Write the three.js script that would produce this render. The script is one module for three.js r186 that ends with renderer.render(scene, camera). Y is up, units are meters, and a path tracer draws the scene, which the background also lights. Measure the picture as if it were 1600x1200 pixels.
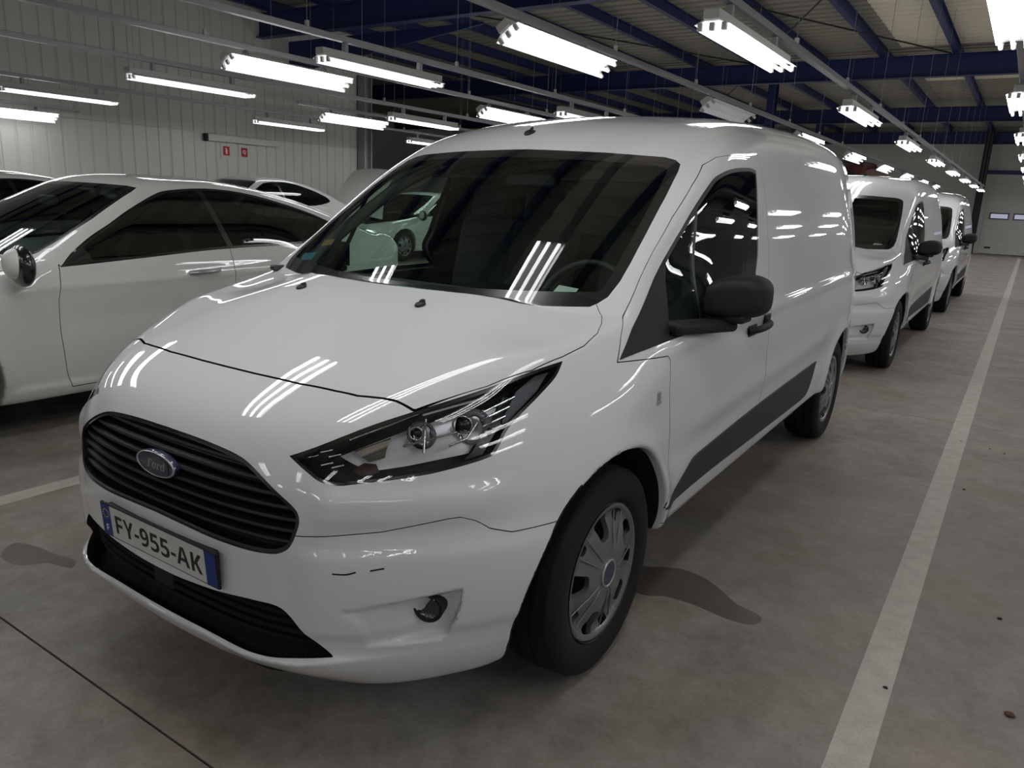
import * as THREE from 'three';
import { mergeGeometries } from 'three/addons/utils/BufferGeometryUtils.js';
import { RoundedBoxGeometry } from 'three/addons/geometries/RoundedBoxGeometry.js';
import { RectAreaLightUniformsLib } from 'three/addons/lights/RectAreaLightUniformsLib.js';
import { createNoise2D } from 'simplex-noise';

// ---------------------------------------------------------------- camera, exposure, light levels
const scene = new THREE.Scene();
scene.background = new THREE.Color(0x000000);
const camera = new THREE.PerspectiveCamera(53.745, 4 / 3, 0.05, 120);
{
  const pitch = 0.2406, yaw = 0.5806, roll = 0.0462;
  const fwd = new THREE.Vector3(-Math.sin(yaw) * Math.cos(pitch), -Math.sin(pitch), -Math.cos(yaw) * Math.cos(pitch));
  const right = new THREE.Vector3(Math.cos(yaw), 0, -Math.sin(yaw)), up = new THREE.Vector3().crossVectors(right, fwd);
  const r = right.clone().multiplyScalar(Math.cos(roll)).addScaledVector(up, Math.sin(roll));
  const u = up.clone().multiplyScalar(Math.cos(roll)).addScaledVector(right, -Math.sin(roll));
  camera.quaternion.setFromRotationMatrix(new THREE.Matrix4().makeBasis(r, u, fwd.clone().negate()));
  camera.position.set(1.7592, 1.3932, 1.8989);
}
const renderer = new THREE.WebGLRenderer({ antialias: true });
renderer.toneMapping = THREE.LinearToneMapping;
renderer.toneMappingExposure = 0.52;
renderer.shadowMap.enabled = true;
RectAreaLightUniformsLib.init();
const TUBE_LIGHT = 26;      // radiance of a fluorescent tube
const TUBE_GLOW = 4;        // what the eye sees of the tube itself
const TUBE_COLOR = new THREE.Color(0.97, 0.985, 1.0);

// ---------------------------------------------------------------- names, labels, small helpers
let seed = 7;
const rnd = () => { seed = (seed * 1664525 + 1013904223) >>> 0; return seed / 4294967296; };
const noise2 = createNoise2D(rnd);
const taken = {};
const numbered = (name) => { const base = name.replace(/_\d{3}$/, ''), n = taken[base] = (taken[base] ?? -1) + 1; return n ? base + '_' + String(n).padStart(3, '0') : base; };
function tag(o, label, category, group, kind) {
  o.userData = { label, category };
  if (group) o.userData.group = group;
  if (kind) o.userData.kind = kind;
  return o;
}
function thing(name, label, category, pos = [0, 0, 0], turn = 0, group) {
  const o = new THREE.Group(); o.name = numbered(name); scene.add(o);
  o.position.set(...pos); o.rotation.y = turn;
  return tag(o, label, category, group);
}
function part(name, geo, mat, parent, label) {
  const m = new THREE.Mesh(Array.isArray(geo) ? merge(geo) : geo, mat);
  m.castShadow = m.receiveShadow = true;
  if (parent) { m.name = name; parent.add(m); } else { m.name = numbered(name); scene.add(m); }
  if (label) m.userData.label = label;
  return m;
}
const struct = (name, geo, mat, parent) => { const m = part(name, geo, mat, parent); if (!parent) m.userData.kind = 'structure'; return m; };
function merge(list) {
  const flat = list.map((g) => { const q = g.index ? g.toNonIndexed() : g; for (const k of Object.keys(q.attributes)) if (!['position', 'normal', 'uv'].includes(k)) q.deleteAttribute(k); return q; });
  const uv = flat.every((g) => g.attributes.uv);
  if (!uv) for (const g of flat) g.deleteAttribute('uv');
  return mergeGeometries(flat, false);
}
const box = (w, h, d, x = 0, y = 0, z = 0) => new THREE.BoxGeometry(w, h, d).translate(x, y, z);
const rbox = (w, h, d, r, x = 0, y = 0, z = 0, s = 2) => new RoundedBoxGeometry(w, h, d, s, r).translate(x, y, z);
function tube(pts, r, seg = 24, rad = 8, closed = false) {
  return new THREE.TubeGeometry(new THREE.CatmullRomCurve3(pts.map((p) => new THREE.Vector3(...p)), closed, 'catmullrom', 0.5), seg, r, rad, closed);
}
function rod(a, b, r, n = 8) {
  const A = new THREE.Vector3(...a), B = new THREE.Vector3(...b), d = B.clone().sub(A), g = new THREE.CylinderGeometry(r, r, d.length(), n);
  g.applyQuaternion(new THREE.Quaternion().setFromUnitVectors(new THREE.Vector3(0, 1, 0), d.normalize()));
  return g.translate((A.x + B.x) / 2, (A.y + B.y) / 2, (A.z + B.z) / 2);
}
function planarUV(geo, scale, axes = [0, 2]) {     // uv in metres times scale
  const p = geo.attributes.position, uv = new Float32Array(p.count * 2), get = (i, a) => (a === 0 ? p.getX(i) : a === 1 ? p.getY(i) : p.getZ(i));
  for (let i = 0; i < p.count; i++) { uv[2 * i] = get(i, axes[0]) * scale; uv[2 * i + 1] = get(i, axes[1]) * scale; }
  geo.setAttribute('uv', new THREE.BufferAttribute(uv, 2));
  return geo;
}
// ---------------------------------------------------------------- materials
function dataTexture(n, fn, srgb, repeat = true) {
  const d = new Uint8Array(n * n * 4);
  for (let y = 0; y < n; y++) for (let x = 0; x < n; x++) { const c = fn(x / n, y / n), i = 4 * (y * n + x); d[i] = c[0]; d[i + 1] = c[1]; d[i + 2] = c[2]; d[i + 3] = 255; }
  const t = new THREE.DataTexture(d, n, n);
  t.magFilter = THREE.LinearFilter; t.minFilter = THREE.LinearMipmapLinearFilter; t.generateMipmaps = true;
  if (repeat) t.wrapS = t.wrapT = THREE.RepeatWrapping;
  if (srgb) t.colorSpace = THREE.SRGBColorSpace;
  t.needsUpdate = true;
  return t;
}
// noise that repeats over the unit square, from a torus in two noise planes
function tiled(u, v, f, s) {
  const b = (x, y) => noise2(x * f + s * 17.3, y * f - s * 9.1), w = (t) => t * t * (3 - 2 * t), a = w(u), c = w(v);
  return (b(u, v) * (1 - a) + b(u - 1, v) * a) * (1 - c) + (b(u, v - 1) * (1 - a) + b(u - 1, v - 1) * a) * c;
}
const M = {};
{
  const concrete = dataTexture(1024, (u, v) => {
    let g = 0;
    g += 10 * tiled(u, v, 4, 1) + 9 * tiled(u, v, 11, 2) + 8 * tiled(u, v, 34, 3) + 6 * tiled(u, v, 120, 4) + 8 * (rnd() - 0.5);
    const scuff = Math.max(0, tiled(u, v, 7, 5) * tiled(v, u, 60, 6)) * 14;
    const warm = 5 * tiled(u, v, 5, 7);
    const spot = tiled(u, v, 90, 8) > 0.8 ? -14 : 0;
    g += spot - scuff;
    return [clamp8(137 + g + warm), clamp8(129 + g), clamp8(121 + g - warm)];
  }, true);
  const concreteRough = dataTexture(512, (u, v) => { const g = clamp8(138 + 34 * tiled(u, v, 6, 11) + 24 * tiled(u, v, 22, 12) + 14 * tiled(u, v, 80, 13)); return [g, g, g]; });
  M.floor = new THREE.MeshStandardMaterial({ map: concrete, roughnessMap: concreteRough, roughness: 1, bumpMap: concreteRough, bumpScale: 0.0006 });
  const worn = dataTexture(512, (u, v) => {
    let g = 8 * tiled(u, v, 8, 21) + 6 * tiled(u, v, 40, 22) + 9 * (rnd() - 0.5);
    const chip = tiled(u, v, 30, 23) + 0.5 * tiled(u, v, 90, 24) > 1.05 ? -46 : 0;
    return [clamp8(184 + g + chip), clamp8(179 + g + chip), clamp8(170 + g + chip)];
  }, true);
  M.line = new THREE.MeshStandardMaterial({ map: worn, roughness: 0.6 });
  M.joint = new THREE.MeshStandardMaterial({ color: 0x1c1a18, roughness: 0.95 });
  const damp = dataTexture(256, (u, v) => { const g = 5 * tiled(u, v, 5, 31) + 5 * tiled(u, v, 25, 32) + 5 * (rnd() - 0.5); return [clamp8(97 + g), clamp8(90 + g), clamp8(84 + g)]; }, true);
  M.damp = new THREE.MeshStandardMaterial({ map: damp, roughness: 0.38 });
  M.leaf = new THREE.MeshStandardMaterial({ color: new THREE.Color(0.12, 0.045, 0.03), roughness: 0.8 });
  M.cladding = new THREE.MeshStandardMaterial({ color: new THREE.Color(0.58, 0.575, 0.53), roughness: 0.5 });
  M.claddingLight = new THREE.MeshStandardMaterial({ color: new THREE.Color(0.62, 0.615, 0.575), roughness: 0.5 });
  M.roofSheet = new THREE.MeshStandardMaterial({ color: new THREE.Color(0.32, 0.31, 0.25), roughness: 0.6 });
  M.roofSheetPale = new THREE.MeshStandardMaterial({ color: new THREE.Color(0.88, 0.82, 0.66), roughness: 0.6 });
  M.steelBlue = new THREE.MeshStandardMaterial({ color: new THREE.Color(0.014, 0.026, 0.12), roughness: 0.5 });
  M.galvanised = new THREE.MeshStandardMaterial({ color: new THREE.Color(0.36, 0.36, 0.37), roughness: 0.42, metalness: 0.6 });
  M.fitting = new THREE.MeshStandardMaterial({ color: new THREE.Color(0.55, 0.54, 0.52), roughness: 0.5 });
  M.reflector = new THREE.MeshStandardMaterial({ color: new THREE.Color(0.85, 0.85, 0.84), roughness: 0.35 });
  M.tube = new THREE.MeshStandardMaterial({ color: 0xffffff, emissive: TUBE_COLOR, emissiveIntensity: TUBE_GLOW, roughness: 0.4 });
  M.blackPlastic = new THREE.MeshStandardMaterial({ color: new THREE.Color(0.012, 0.012, 0.014), roughness: 0.5 });
  M.darkPlastic = new THREE.MeshStandardMaterial({ color: new THREE.Color(0.0065, 0.0065, 0.008), roughness: 0.62 });
  M.greyPlastic = new THREE.MeshStandardMaterial({ color: new THREE.Color(0.024, 0.024, 0.023), roughness: 0.55 });
  M.blackGloss = new THREE.MeshPhysicalMaterial({ color: new THREE.Color(0.006, 0.006, 0.007), roughness: 0.25, clearcoat: 1, clearcoatRoughness: 0.03 });
  M.void = new THREE.MeshStandardMaterial({ color: new THREE.Color(0.006, 0.006, 0.006), roughness: 1 });
  M.paint = new THREE.MeshPhysicalMaterial({ color: new THREE.Color(0.76, 0.77, 0.785), roughness: 0.5, clearcoat: 1, clearcoatRoughness: 0.015 });
  M.paintWarm = new THREE.MeshPhysicalMaterial({ color: new THREE.Color(0.68, 0.68, 0.65), roughness: 0.5, clearcoat: 1, clearcoatRoughness: 0.015 });
  M.glass = new THREE.MeshPhysicalMaterial({ color: new THREE.Color(0.66, 0.80, 0.72), roughness: 0, transmission: 1, thickness: 0, ior: 1.5 });
  M.glassDark = new THREE.MeshPhysicalMaterial({ color: new THREE.Color(0.05, 0.055, 0.055), roughness: 0, transmission: 1, thickness: 0, ior: 1.5 });
  M.lens = new THREE.MeshPhysicalMaterial({ color: new THREE.Color(0.95, 0.96, 0.97), roughness: 0, transmission: 1, thickness: 0, ior: 1.5 });
  M.chrome = new THREE.MeshStandardMaterial({ color: new THREE.Color(0.75, 0.76, 0.78), roughness: 0.09, metalness: 1 });
  M.satin = new THREE.MeshStandardMaterial({ color: new THREE.Color(0.5, 0.5, 0.51), roughness: 0.32, metalness: 0.7 });
  M.lampTray = new THREE.MeshStandardMaterial({ color: new THREE.Color(0.72, 0.72, 0.73), roughness: 0.3, metalness: 0.25 });
  M.hubcap = new THREE.MeshPhysicalMaterial({ color: new THREE.Color(0.22, 0.22, 0.222), roughness: 0.36, metalness: 0.55, clearcoat: 0.5, clearcoatRoughness: 0.15 });
  M.rubber = new THREE.MeshStandardMaterial({ color: new THREE.Color(0.005, 0.005, 0.0055), roughness: 0.85 });
  M.steelDark = new THREE.MeshStandardMaterial({ color: new THREE.Color(0.02, 0.02, 0.02), roughness: 0.6, metalness: 0.3 });
  M.seat = new THREE.MeshStandardMaterial({ color: new THREE.Color(0.022, 0.023, 0.025), roughness: 0.95 });
  M.dash = new THREE.MeshStandardMaterial({ color: new THREE.Color(0.016, 0.017, 0.018), roughness: 0.75 });
  M.amber = new THREE.MeshPhysicalMaterial({ color: new THREE.Color(0.05, 0.014, 0.011), roughness: 0.25 });
  M.doorPanel = new THREE.MeshStandardMaterial({ color: new THREE.Color(0.62, 0.615, 0.57), roughness: 0.55 });
  M.redPaint = new THREE.MeshPhysicalMaterial({ color: new THREE.Color(0.22, 0.008, 0.012), roughness: 0.5, clearcoat: 1, clearcoatRoughness: 0.03 });
  M.windowGlow = new THREE.MeshStandardMaterial({ color: new THREE.Color(0.6, 0.62, 0.75), emissive: new THREE.Color(0.62, 0.66, 0.85), emissiveIntensity: 0.75, roughness: 0.3 });
  M.blueFrame = new THREE.MeshStandardMaterial({ color: new THREE.Color(0.05, 0.055, 0.17), roughness: 0.5 });
  M.paper = new THREE.MeshStandardMaterial({ color: new THREE.Color(0.62, 0.64, 0.6), roughness: 0.8 });
}
function clamp8(v) { return Math.max(0, Math.min(255, Math.round(v))); }
function canvasTexture(w, h, draw) {
  const c = document.createElement('canvas'); c.width = w; c.height = h;
  const g = c.getContext('2d'); draw(g, w, h);
  const t = new THREE.CanvasTexture(c); t.colorSpace = THREE.SRGBColorSpace; t.anisotropy = 8;
  return t;
}
// ---------------------------------------------------------------- smooth curves and solids
const clamp = (v, a, b) => Math.min(b, Math.max(a, v));
const sstep = (a, b, v) => { const t = clamp((v - a) / (b - a), 0, 1); return t * t * t * (t * (6 * t - 15) + 10); };
const smax = (a, b, k) => { const h = Math.max(k - Math.abs(a - b), 0) / k; return Math.max(a, b) + h * h * h * k / 6; };
const smin = (a, b, k) => -smax(-a, -b, k);
// a curve through [t, value] pairs, monotone between them, then softened over `blur`
function curve(list, blur = 0.03, n = 500) {
  const pts = [...list].sort((p, q) => p[0] - q[0]);
  const m = pts.length, xs = pts.map((p) => p[0]), ys = pts.map((p) => p[1]), d = [], s = [];
  for (let i = 0; i < m - 1; i++) s.push((ys[i + 1] - ys[i]) / (xs[i + 1] - xs[i]));
  d[0] = s[0]; d[m - 1] = s[m - 2];
  for (let i = 1; i < m - 1; i++) {
    if (s[i - 1] * s[i] <= 0) d[i] = 0;
    else { const h0 = xs[i] - xs[i - 1], h1 = xs[i + 1] - xs[i], w1 = 2 * h1 + h0, w2 = h1 + 2 * h0; d[i] = (w1 + w2) / (w1 / s[i - 1] + w2 / s[i]); }
  }
  const raw = (t) => {
    if (t <= xs[0]) return ys[0] + d[0] * (t - xs[0]);
    if (t >= xs[m - 1]) return ys[m - 1] + d[m - 1] * (t - xs[m - 1]);
    let i = 0; while (t > xs[i + 1]) i++;
    const h = xs[i + 1] - xs[i], u = (t - xs[i]) / h, u2 = u * u, u3 = u2 * u;
    return ys[i] * (2 * u3 - 3 * u2 + 1) + h * d[i] * (u3 - 2 * u2 + u) + ys[i + 1] * (3 * u2 - 2 * u3) + h * d[i + 1] * (u3 - u2);
  };
  const a = xs[0] - 0.25 * (xs[m - 1] - xs[0]), b = xs[m - 1] + 0.25 * (xs[m - 1] - xs[0]), st = (b - a) / n, tab = new Float64Array(n + 4);
  const K = 8;
  for (let i = 0; i < n + 4; i++) {
    const t = a + (i - 1) * st;
    if (!blur) { tab[i] = raw(t); continue; }
    let sum = 0, w = 0;
    for (let k = -K; k <= K; k++) { const g = Math.exp(-4.5 * (k / K) ** 2); sum += g * raw(t + blur * k / K); w += g; }
    tab[i] = sum / w;
  }
  return (t) => {
    let u = (t - a) / st; u = clamp(u, 0, n - 0.001);
    const i = Math.floor(u), f = u - i, p0 = tab[i], p1 = tab[i + 1], p2 = tab[i + 2], p3 = tab[i + 3];
    const v = ((p3 - p0 + 3 * (p1 - p2)) * f * f * f + (p0 * 3 - 6 * p1 + 3 * p2) * f * f + (p2 - p0) * 3 * f + (p0 + 4 * p1 + p2)) / 6;
    return v;
  };
}
// signed distance to a closed outline of [u, v] pairs, its corners rounded by r; negative inside
function outline(pts, r = 0) {
  const n = pts.length;
  return (u, v) => {
    let d = 1e9, inside = false;
    for (let i = 0, j = n - 1; i < n; j = i++) {
      const ax = pts[i][0], ay = pts[i][1], ex = pts[j][0] - ax, ey = pts[j][1] - ay, wx = u - ax, wy = v - ay;
      const t = clamp((wx * ex + wy * ey) / (ex * ex + ey * ey), 0, 1), qx = wx - ex * t, qy = wy - ey * t;
      d = Math.min(d, qx * qx + qy * qy);
      if ((ay > v) !== (pts[j][1] > v) && u < ax + ((v - ay) / (pts[j][1] - ay)) * ex) inside = !inside;
    }
    return (inside ? -1 : 1) * Math.sqrt(d) - r;
  };
}
// Catmull-Rom smoothing of an outline, `sharp` holds the numbers of the corners that stay
function smoothOutline(pts, k = 5, sharp = []) {
  const n = pts.length, out = [];
  for (let i = 0; i < n; i++) {
    const p1 = pts[i], p2 = pts[(i + 1) % n];
    const p0 = sharp.includes(i) ? p1 : pts[(i - 1 + n) % n], p3 = sharp.includes((i + 1) % n) ? p2 : pts[(i + 2) % n];
    for (let s = 0; s < k; s++) {
      const t = s / k, t2 = t * t, t3 = t2 * t;
      out.push([0, 1].map((c) => 0.5 * (2 * p1[c] + (p2[c] - p0[c]) * t + (2 * p0[c] - 5 * p1[c] + 4 * p2[c] - p3[c]) * t2 + (3 * p1[c] - p0[c] - 3 * p2[c] + p3[c]) * t3)));
    }
  }
  return out;
}
// ---------------------------------------------------------------- the van's body: front axle at z = 0, nose towards +z, wheels on y = 0
const WB = 3.062;
const van = {
  side: curve([[0.1, 0.80], [0.2, 0.85], [0.3, 0.89], [0.4, 0.903], [0.52, 0.91], [0.6, 0.908], [0.72, 0.914], [0.85, 0.913], [0.95, 0.905], [1.03, 0.892], [1.12, 0.876], [1.25, 0.854], [1.4, 0.822], [1.55, 0.782], [1.7, 0.732], [1.85, 0.66]], 0.035),
  roof: curve([[-0.5, 1.52], [-0.84, 1.612], [-1.0, 1.678], [-1.2, 1.738], [-1.5, 1.79], [-2.0, 1.826], [-2.6, 1.842], [-3.2, 1.835], [-3.6, 1.815], [-3.95, 1.78]], 0.12),
  hood: curve([[-0.4, 1.19], [-0.1, 1.118], [0.134, 1.068], [0.3, 1.023], [0.5, 0.962], [0.6, 0.925], [0.7, 0.878], [0.78, 0.832], [0.84, 0.79], [0.95, 0.69]], 0.07),
  crown: curve([[-0.3, 0.006], [0, 0], [0.3, 0.005], [0.42, 0.016], [0.52, 0.036], [0.62, 0.051], [0.7, 0.058], [0.78, 0.066], [0.86, 0.098], [0.94, 0.16]], 0.05),
  nose: curve([[0.1, 0.77], [0.19, 0.835], [0.26, 0.868], [0.34, 0.874], [0.44, 0.877], [0.54, 0.876], [0.62, 0.873], [0.7, 0.866], [0.785, 0.846], [0.85, 0.82], [0.95, 0.74]], 0.03),
  plan: curve([[-0.4, 0.03], [-0.2, 0.006], [0, 0], [0.2, 0.006], [0.35, 0.024], [0.478, 0.06], [0.55, 0.098], [0.62, 0.155], [0.7, 0.238], [0.78, 0.335], [0.84, 0.425], [0.9, 0.56], [0.96, 0.75]], 0.05),
  planSlope: curve([[-0.2, 0.06], [0, 0], [0.2, 0.06], [0.478, 0.45], [0.62, 0.9], [0.8, 1.4], [0.9, 2.2]], 0.05),
  squeeze: curve([[0.1, 0.9], [0.2, 0.935], [0.4, 0.99], [0.5, 1], [0.6, 0.99], [0.78, 0.945], [0.9, 0.9], [1.05, 0.84]], 0.05),
  tail: curve([[0, 0], [0.3, 0.008], [0.5, 0.02], [0.65, 0.045], [0.75, 0.1], [0.82, 0.17], [0.88, 0.3], [0.95, 0.5]], 0.04),
  tailHeight: curve([[0.2, 0.06], [0.35, 0], [0.6, 0], [0.9, 0.015], [1.2, 0.05], [1.5, 0.1], [1.85, 0.2]], 0.08),
};
const bodyCurves = van;
function vanX(y, z) {
  let X = van.side(y);
  X -= 0.125 * sstep(-1.35, 0.3, z) * sstep(0.95, 1.28, y) + 0.02 * sstep(0.1, 0.55, z) * sstep(0.65, 0.9, y);
  X -= 0.065 * sstep(-2.9, -4.0, z);
  for (const [cz, cy, r] of [[0.03, 0.33, 0.385], [-WB, 0.33, 0.38]]) {
    const d = Math.hypot(z - cz, y - cy) - r;
    X += 0.016 * Math.exp(-((d / 0.055) ** 2)) * sstep(0.25, 0.4, y);
  }
  X -= 0.006 * sstep(0.44, 0.3, y) * sstep(0.1, -0.25, z) * sstep(-2.9, -2.6, z);
  // shoulder line under the windows, and the crease that climbs along the lower doors
  const sl = 0.965 + 0.02 * (-z - 0.3);
  X += 0.009 * Math.exp(-(((y - sl) / 0.028) ** 2)) * sstep(0.3, -0.1, z);
  const cr = 0.655 + 0.035 * (-z - 0.3);
  X += 0.007 * Math.exp(-(((y - cr) / 0.05) ** 2)) * sstep(-0.35, -0.7, z) * sstep(-2.75, -2.4, z);
  return X;
}
function vanT(x, z) {
  const q = z + 0.28 * x * x, t = -0.02 - q;
  const ws = 1.091 + 0.735 * t - 0.125 * t * t;
  const roof = van.roof(z) - 0.085 * x * x - 0.1 * Math.pow(Math.abs(x), 5);
  const hood = van.hood(z + 0.16 * Math.max(0, Math.abs(x) - 0.2) ** 2 * sstep(0.3, 0.7, z)) - van.crown(x) * (1 - 0.4 * sstep(0.05, 0.35, z)) - 0.13 * sstep(0.025, -0.13, q);
  return smax(hood, smin(ws, roof, 0.05), 0.009);
}
const fogOutline = outline(smoothOutline([[0.556, 0.437], [0.602, 0.447], [0.687, 0.460], [0.758, 0.474], [0.772, 0.464], [0.763, 0.401], [0.743, 0.350], [0.722, 0.327], [0.61, 0.322], [0.595, 0.34], [0.592, 0.39]], 3, [0]));
function fogRecess(x, y) {     // the pocket round the fog lamp
  if (x < 0.53 || x > 0.8 || y < 0.3 || y > 0.5) return 0;
  const d = -fogOutline(x, y); if (d < 0) return 0;
  return (0.009 + 0.036 * sstep(0.59, 0.69, x)) * sstep(0, 0.022, d) + 0.012 * sstep(0.015, 0.05, d) * sstep(0.6, 0.68, x) * sstep(0.35, 0.40, y);
}
function vanZ(x, y) {
  const xe = x / van.squeeze(y);
  let Z = van.nose(y) - van.plan(xe);
  // the bumper steps forward under the lamp, dips above it
  Z += 0.012 * sstep(0.60, 0.55, y) * sstep(0.42, 0.55, x) * sstep(0.33, 0.38, y);
  Z -= 0.010 * Math.exp(-(((y - 0.635) / 0.035) ** 2)) * sstep(0.5, 0.6, x);
  // the panel under the lamp leans out, then drops
  Z += 0.016 * sstep(0.745, 0.69, y) * sstep(0.46, 0.56, x) * sstep(0.86, 0.74, x) * sstep(0.6, 0.67, y);
  Z -= fogRecess(x, y);
  // lower lip
  const ridge = y > 0.286 ? Math.exp(-(((y - 0.286) / 0.014) ** 2)) : Math.max(-0.9, 1 - (0.286 - y) / 0.055);
  Z += (0.022 + 0.018 * sstep(0.15, 0.42, x)) * ridge * (1 - 0.9 * sstep(0.42, 0.68, x));
  return Z;
}
const vanArch = (y, z) => Math.max(Math.min(Math.hypot(z - 0.03, Math.min(y, 5) - 0.33) - 0.385, Math.hypot(z + WB, y - 0.33) - 0.375), -1);
const vanBottom = curve([[-4.2, 0.34], [-3.6, 0.3], [-2.6, 0.37], [-2, 0.362], [-0.5, 0.33], [-0.2, 0.322], [0.3, 0.25], [0.45, 0.176], [0.7, 0.16], [0.78, 0.163], [0.9, 0.19], [1, 0.22]], 0.05);
const vanSteep = curve([[-4, 0.99], [-1.6, 0.97], [-1.0, 0.9], [-0.8, 0.85], [-0.2, 0.83], [0.1, 0.93], [0.45, 0.92], [0.75, 0.8], [1, 0.75]], 0.15);
function vanField(X, T, Z, ZR, B, x, y, z, arch) {
  const slope = van.planSlope(x);
  const ft = (y - T) * vanSteep(z);
  const fs = x - X;
  const ff = (z - Z) / Math.sqrt(1 + slope * slope);
  const fr = ZR - z;
  let f = smax(fs, ft, 0.16 - 0.07 * sstep(-1.5, -0.8, z));
  f = smax(f, ff, 0.09 + 0.04 * sstep(0.15, 0.45, z) * sstep(0.6, 0.8, y));
  f = smax(f, fr, 0.16);
  f = smax(f, B - y, 0.05);
  f = smax(f, -arch, 0.02);
  return f;
}
const vanZR = (x, y) => -3.92 + van.tail(x) + van.tailHeight(y);
const vanF = (x, y, z) => { x = Math.abs(x); return vanField(vanX(y, z), vanT(x, z), vanZ(x, y), vanZR(x, y), vanBottom(z), x, y, z, x > 0.5 ? vanArch(y, z) : 1); };
// ---------------------------------------------------------------- meshing a half body: 18 numbers per triangle (three corners, three normals)
function range(a, b, step) { const n = Math.round((b - a) / step); return Array.from({ length: n + 1 }, (_, i) => a + ((b - a) * i) / n); }
function halfSkin(xs, ys, zs, fieldAt, F) {
  const nx = xs.length, ny = ys.length, nz = zs.length, G = fieldAt(xs, ys, zs);
  const at = (i, j, k) => (k * ny + j) * nx + i;
  const cell = new Int32Array(nx * ny * nz).fill(-1), P = [];
  const corners = [[0, 0, 0], [1, 0, 0], [0, 1, 0], [1, 1, 0], [0, 0, 1], [1, 0, 1], [0, 1, 1], [1, 1, 1]];
  const edges = [[0, 1], [2, 3], [4, 5], [6, 7], [0, 2], [1, 3], [4, 6], [5, 7], [0, 4], [1, 5], [2, 6], [3, 7]];
  const v = new Float64Array(8);
  for (let k = 0; k < nz - 1; k++) for (let j = 0; j < ny - 1; j++) for (let i = 0; i < nx - 1; i++) {
    let neg = 0;
    for (let c = 0; c < 8; c++) { v[c] = G[at(i + corners[c][0], j + corners[c][1], k + corners[c][2])]; if (v[c] < 0) neg++; }
    if (neg === 0 || neg === 8) continue;
    let x = 0, y = 0, z = 0, n = 0;
    for (const [a, b] of edges) {
      if (v[a] < 0 === v[b] < 0) continue;
      const t = v[a] / (v[a] - v[b]), A = corners[a], B = corners[b];
      x += xs[i + A[0]] + (xs[i + B[0]] - xs[i + A[0]]) * t; y += ys[j + A[1]] + (ys[j + B[1]] - ys[j + A[1]]) * t; z += zs[k + A[2]] + (zs[k + B[2]] - zs[k + A[2]]) * t; n++;
    }
    cell[at(i, j, k)] = P.length; P.push([x / n, y / n, z / n]);
  }
  const N = P.map((p) => {
    let g;
    for (let it = 0; it < 3; it++) {
      const h = it < 2 ? 0.0012 : 0.003, f = F(...p);
      g = [F(p[0] + h, p[1], p[2]) - F(p[0] - h, p[1], p[2]), F(p[0], p[1] + h, p[2]) - F(p[0], p[1] - h, p[2]), F(p[0], p[1], p[2] + h) - F(p[0], p[1], p[2] - h)].map((d) => d / (2 * h));
      const l2 = g[0] * g[0] + g[1] * g[1] + g[2] * g[2] || 1e-9;
      if (it < 2) for (let c = 0; c < 3; c++) p[c] -= clamp((f * g[c]) / l2, -0.012, 0.012);
    }
    const l = Math.hypot(...g) || 1; return g.map((d) => d / l);
  });
  const T = [];
  const quad = (a, b, c, d, flip) => {
    if (a < 0 || b < 0 || c < 0 || d < 0) return;
    const q = flip ? [a, b, c, c, b, d] : [a, c, b, b, c, d];
    for (const t of [0, 3]) { const tri = new Float64Array(18); for (let s = 0; s < 3; s++) { tri.set(P[q[t + s]], s * 3); tri.set(N[q[t + s]], 9 + s * 3); } T.push(tri); }
  };
  for (let k = 1; k < nz - 1; k++) for (let j = 1; j < ny - 1; j++) for (let i = 1; i < nx - 1; i++) {
    const s = G[at(i, j, k)] < 0;
    if (s !== G[at(i + 1, j, k)] < 0) quad(cell[at(i, j - 1, k - 1)], cell[at(i, j, k - 1)], cell[at(i, j - 1, k)], cell[at(i, j, k)], s);
    if (s !== G[at(i, j + 1, k)] < 0) quad(cell[at(i - 1, j, k - 1)], cell[at(i - 1, j, k)], cell[at(i, j, k - 1)], cell[at(i, j, k)], s);
    if (s !== G[at(i, j, k + 1)] < 0) quad(cell[at(i - 1, j - 1, k)], cell[at(i, j - 1, k)], cell[at(i - 1, j, k)], cell[at(i, j, k)], s);
  }
  return carve(T, (x) => -x, 0, 0).inside;
}
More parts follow.
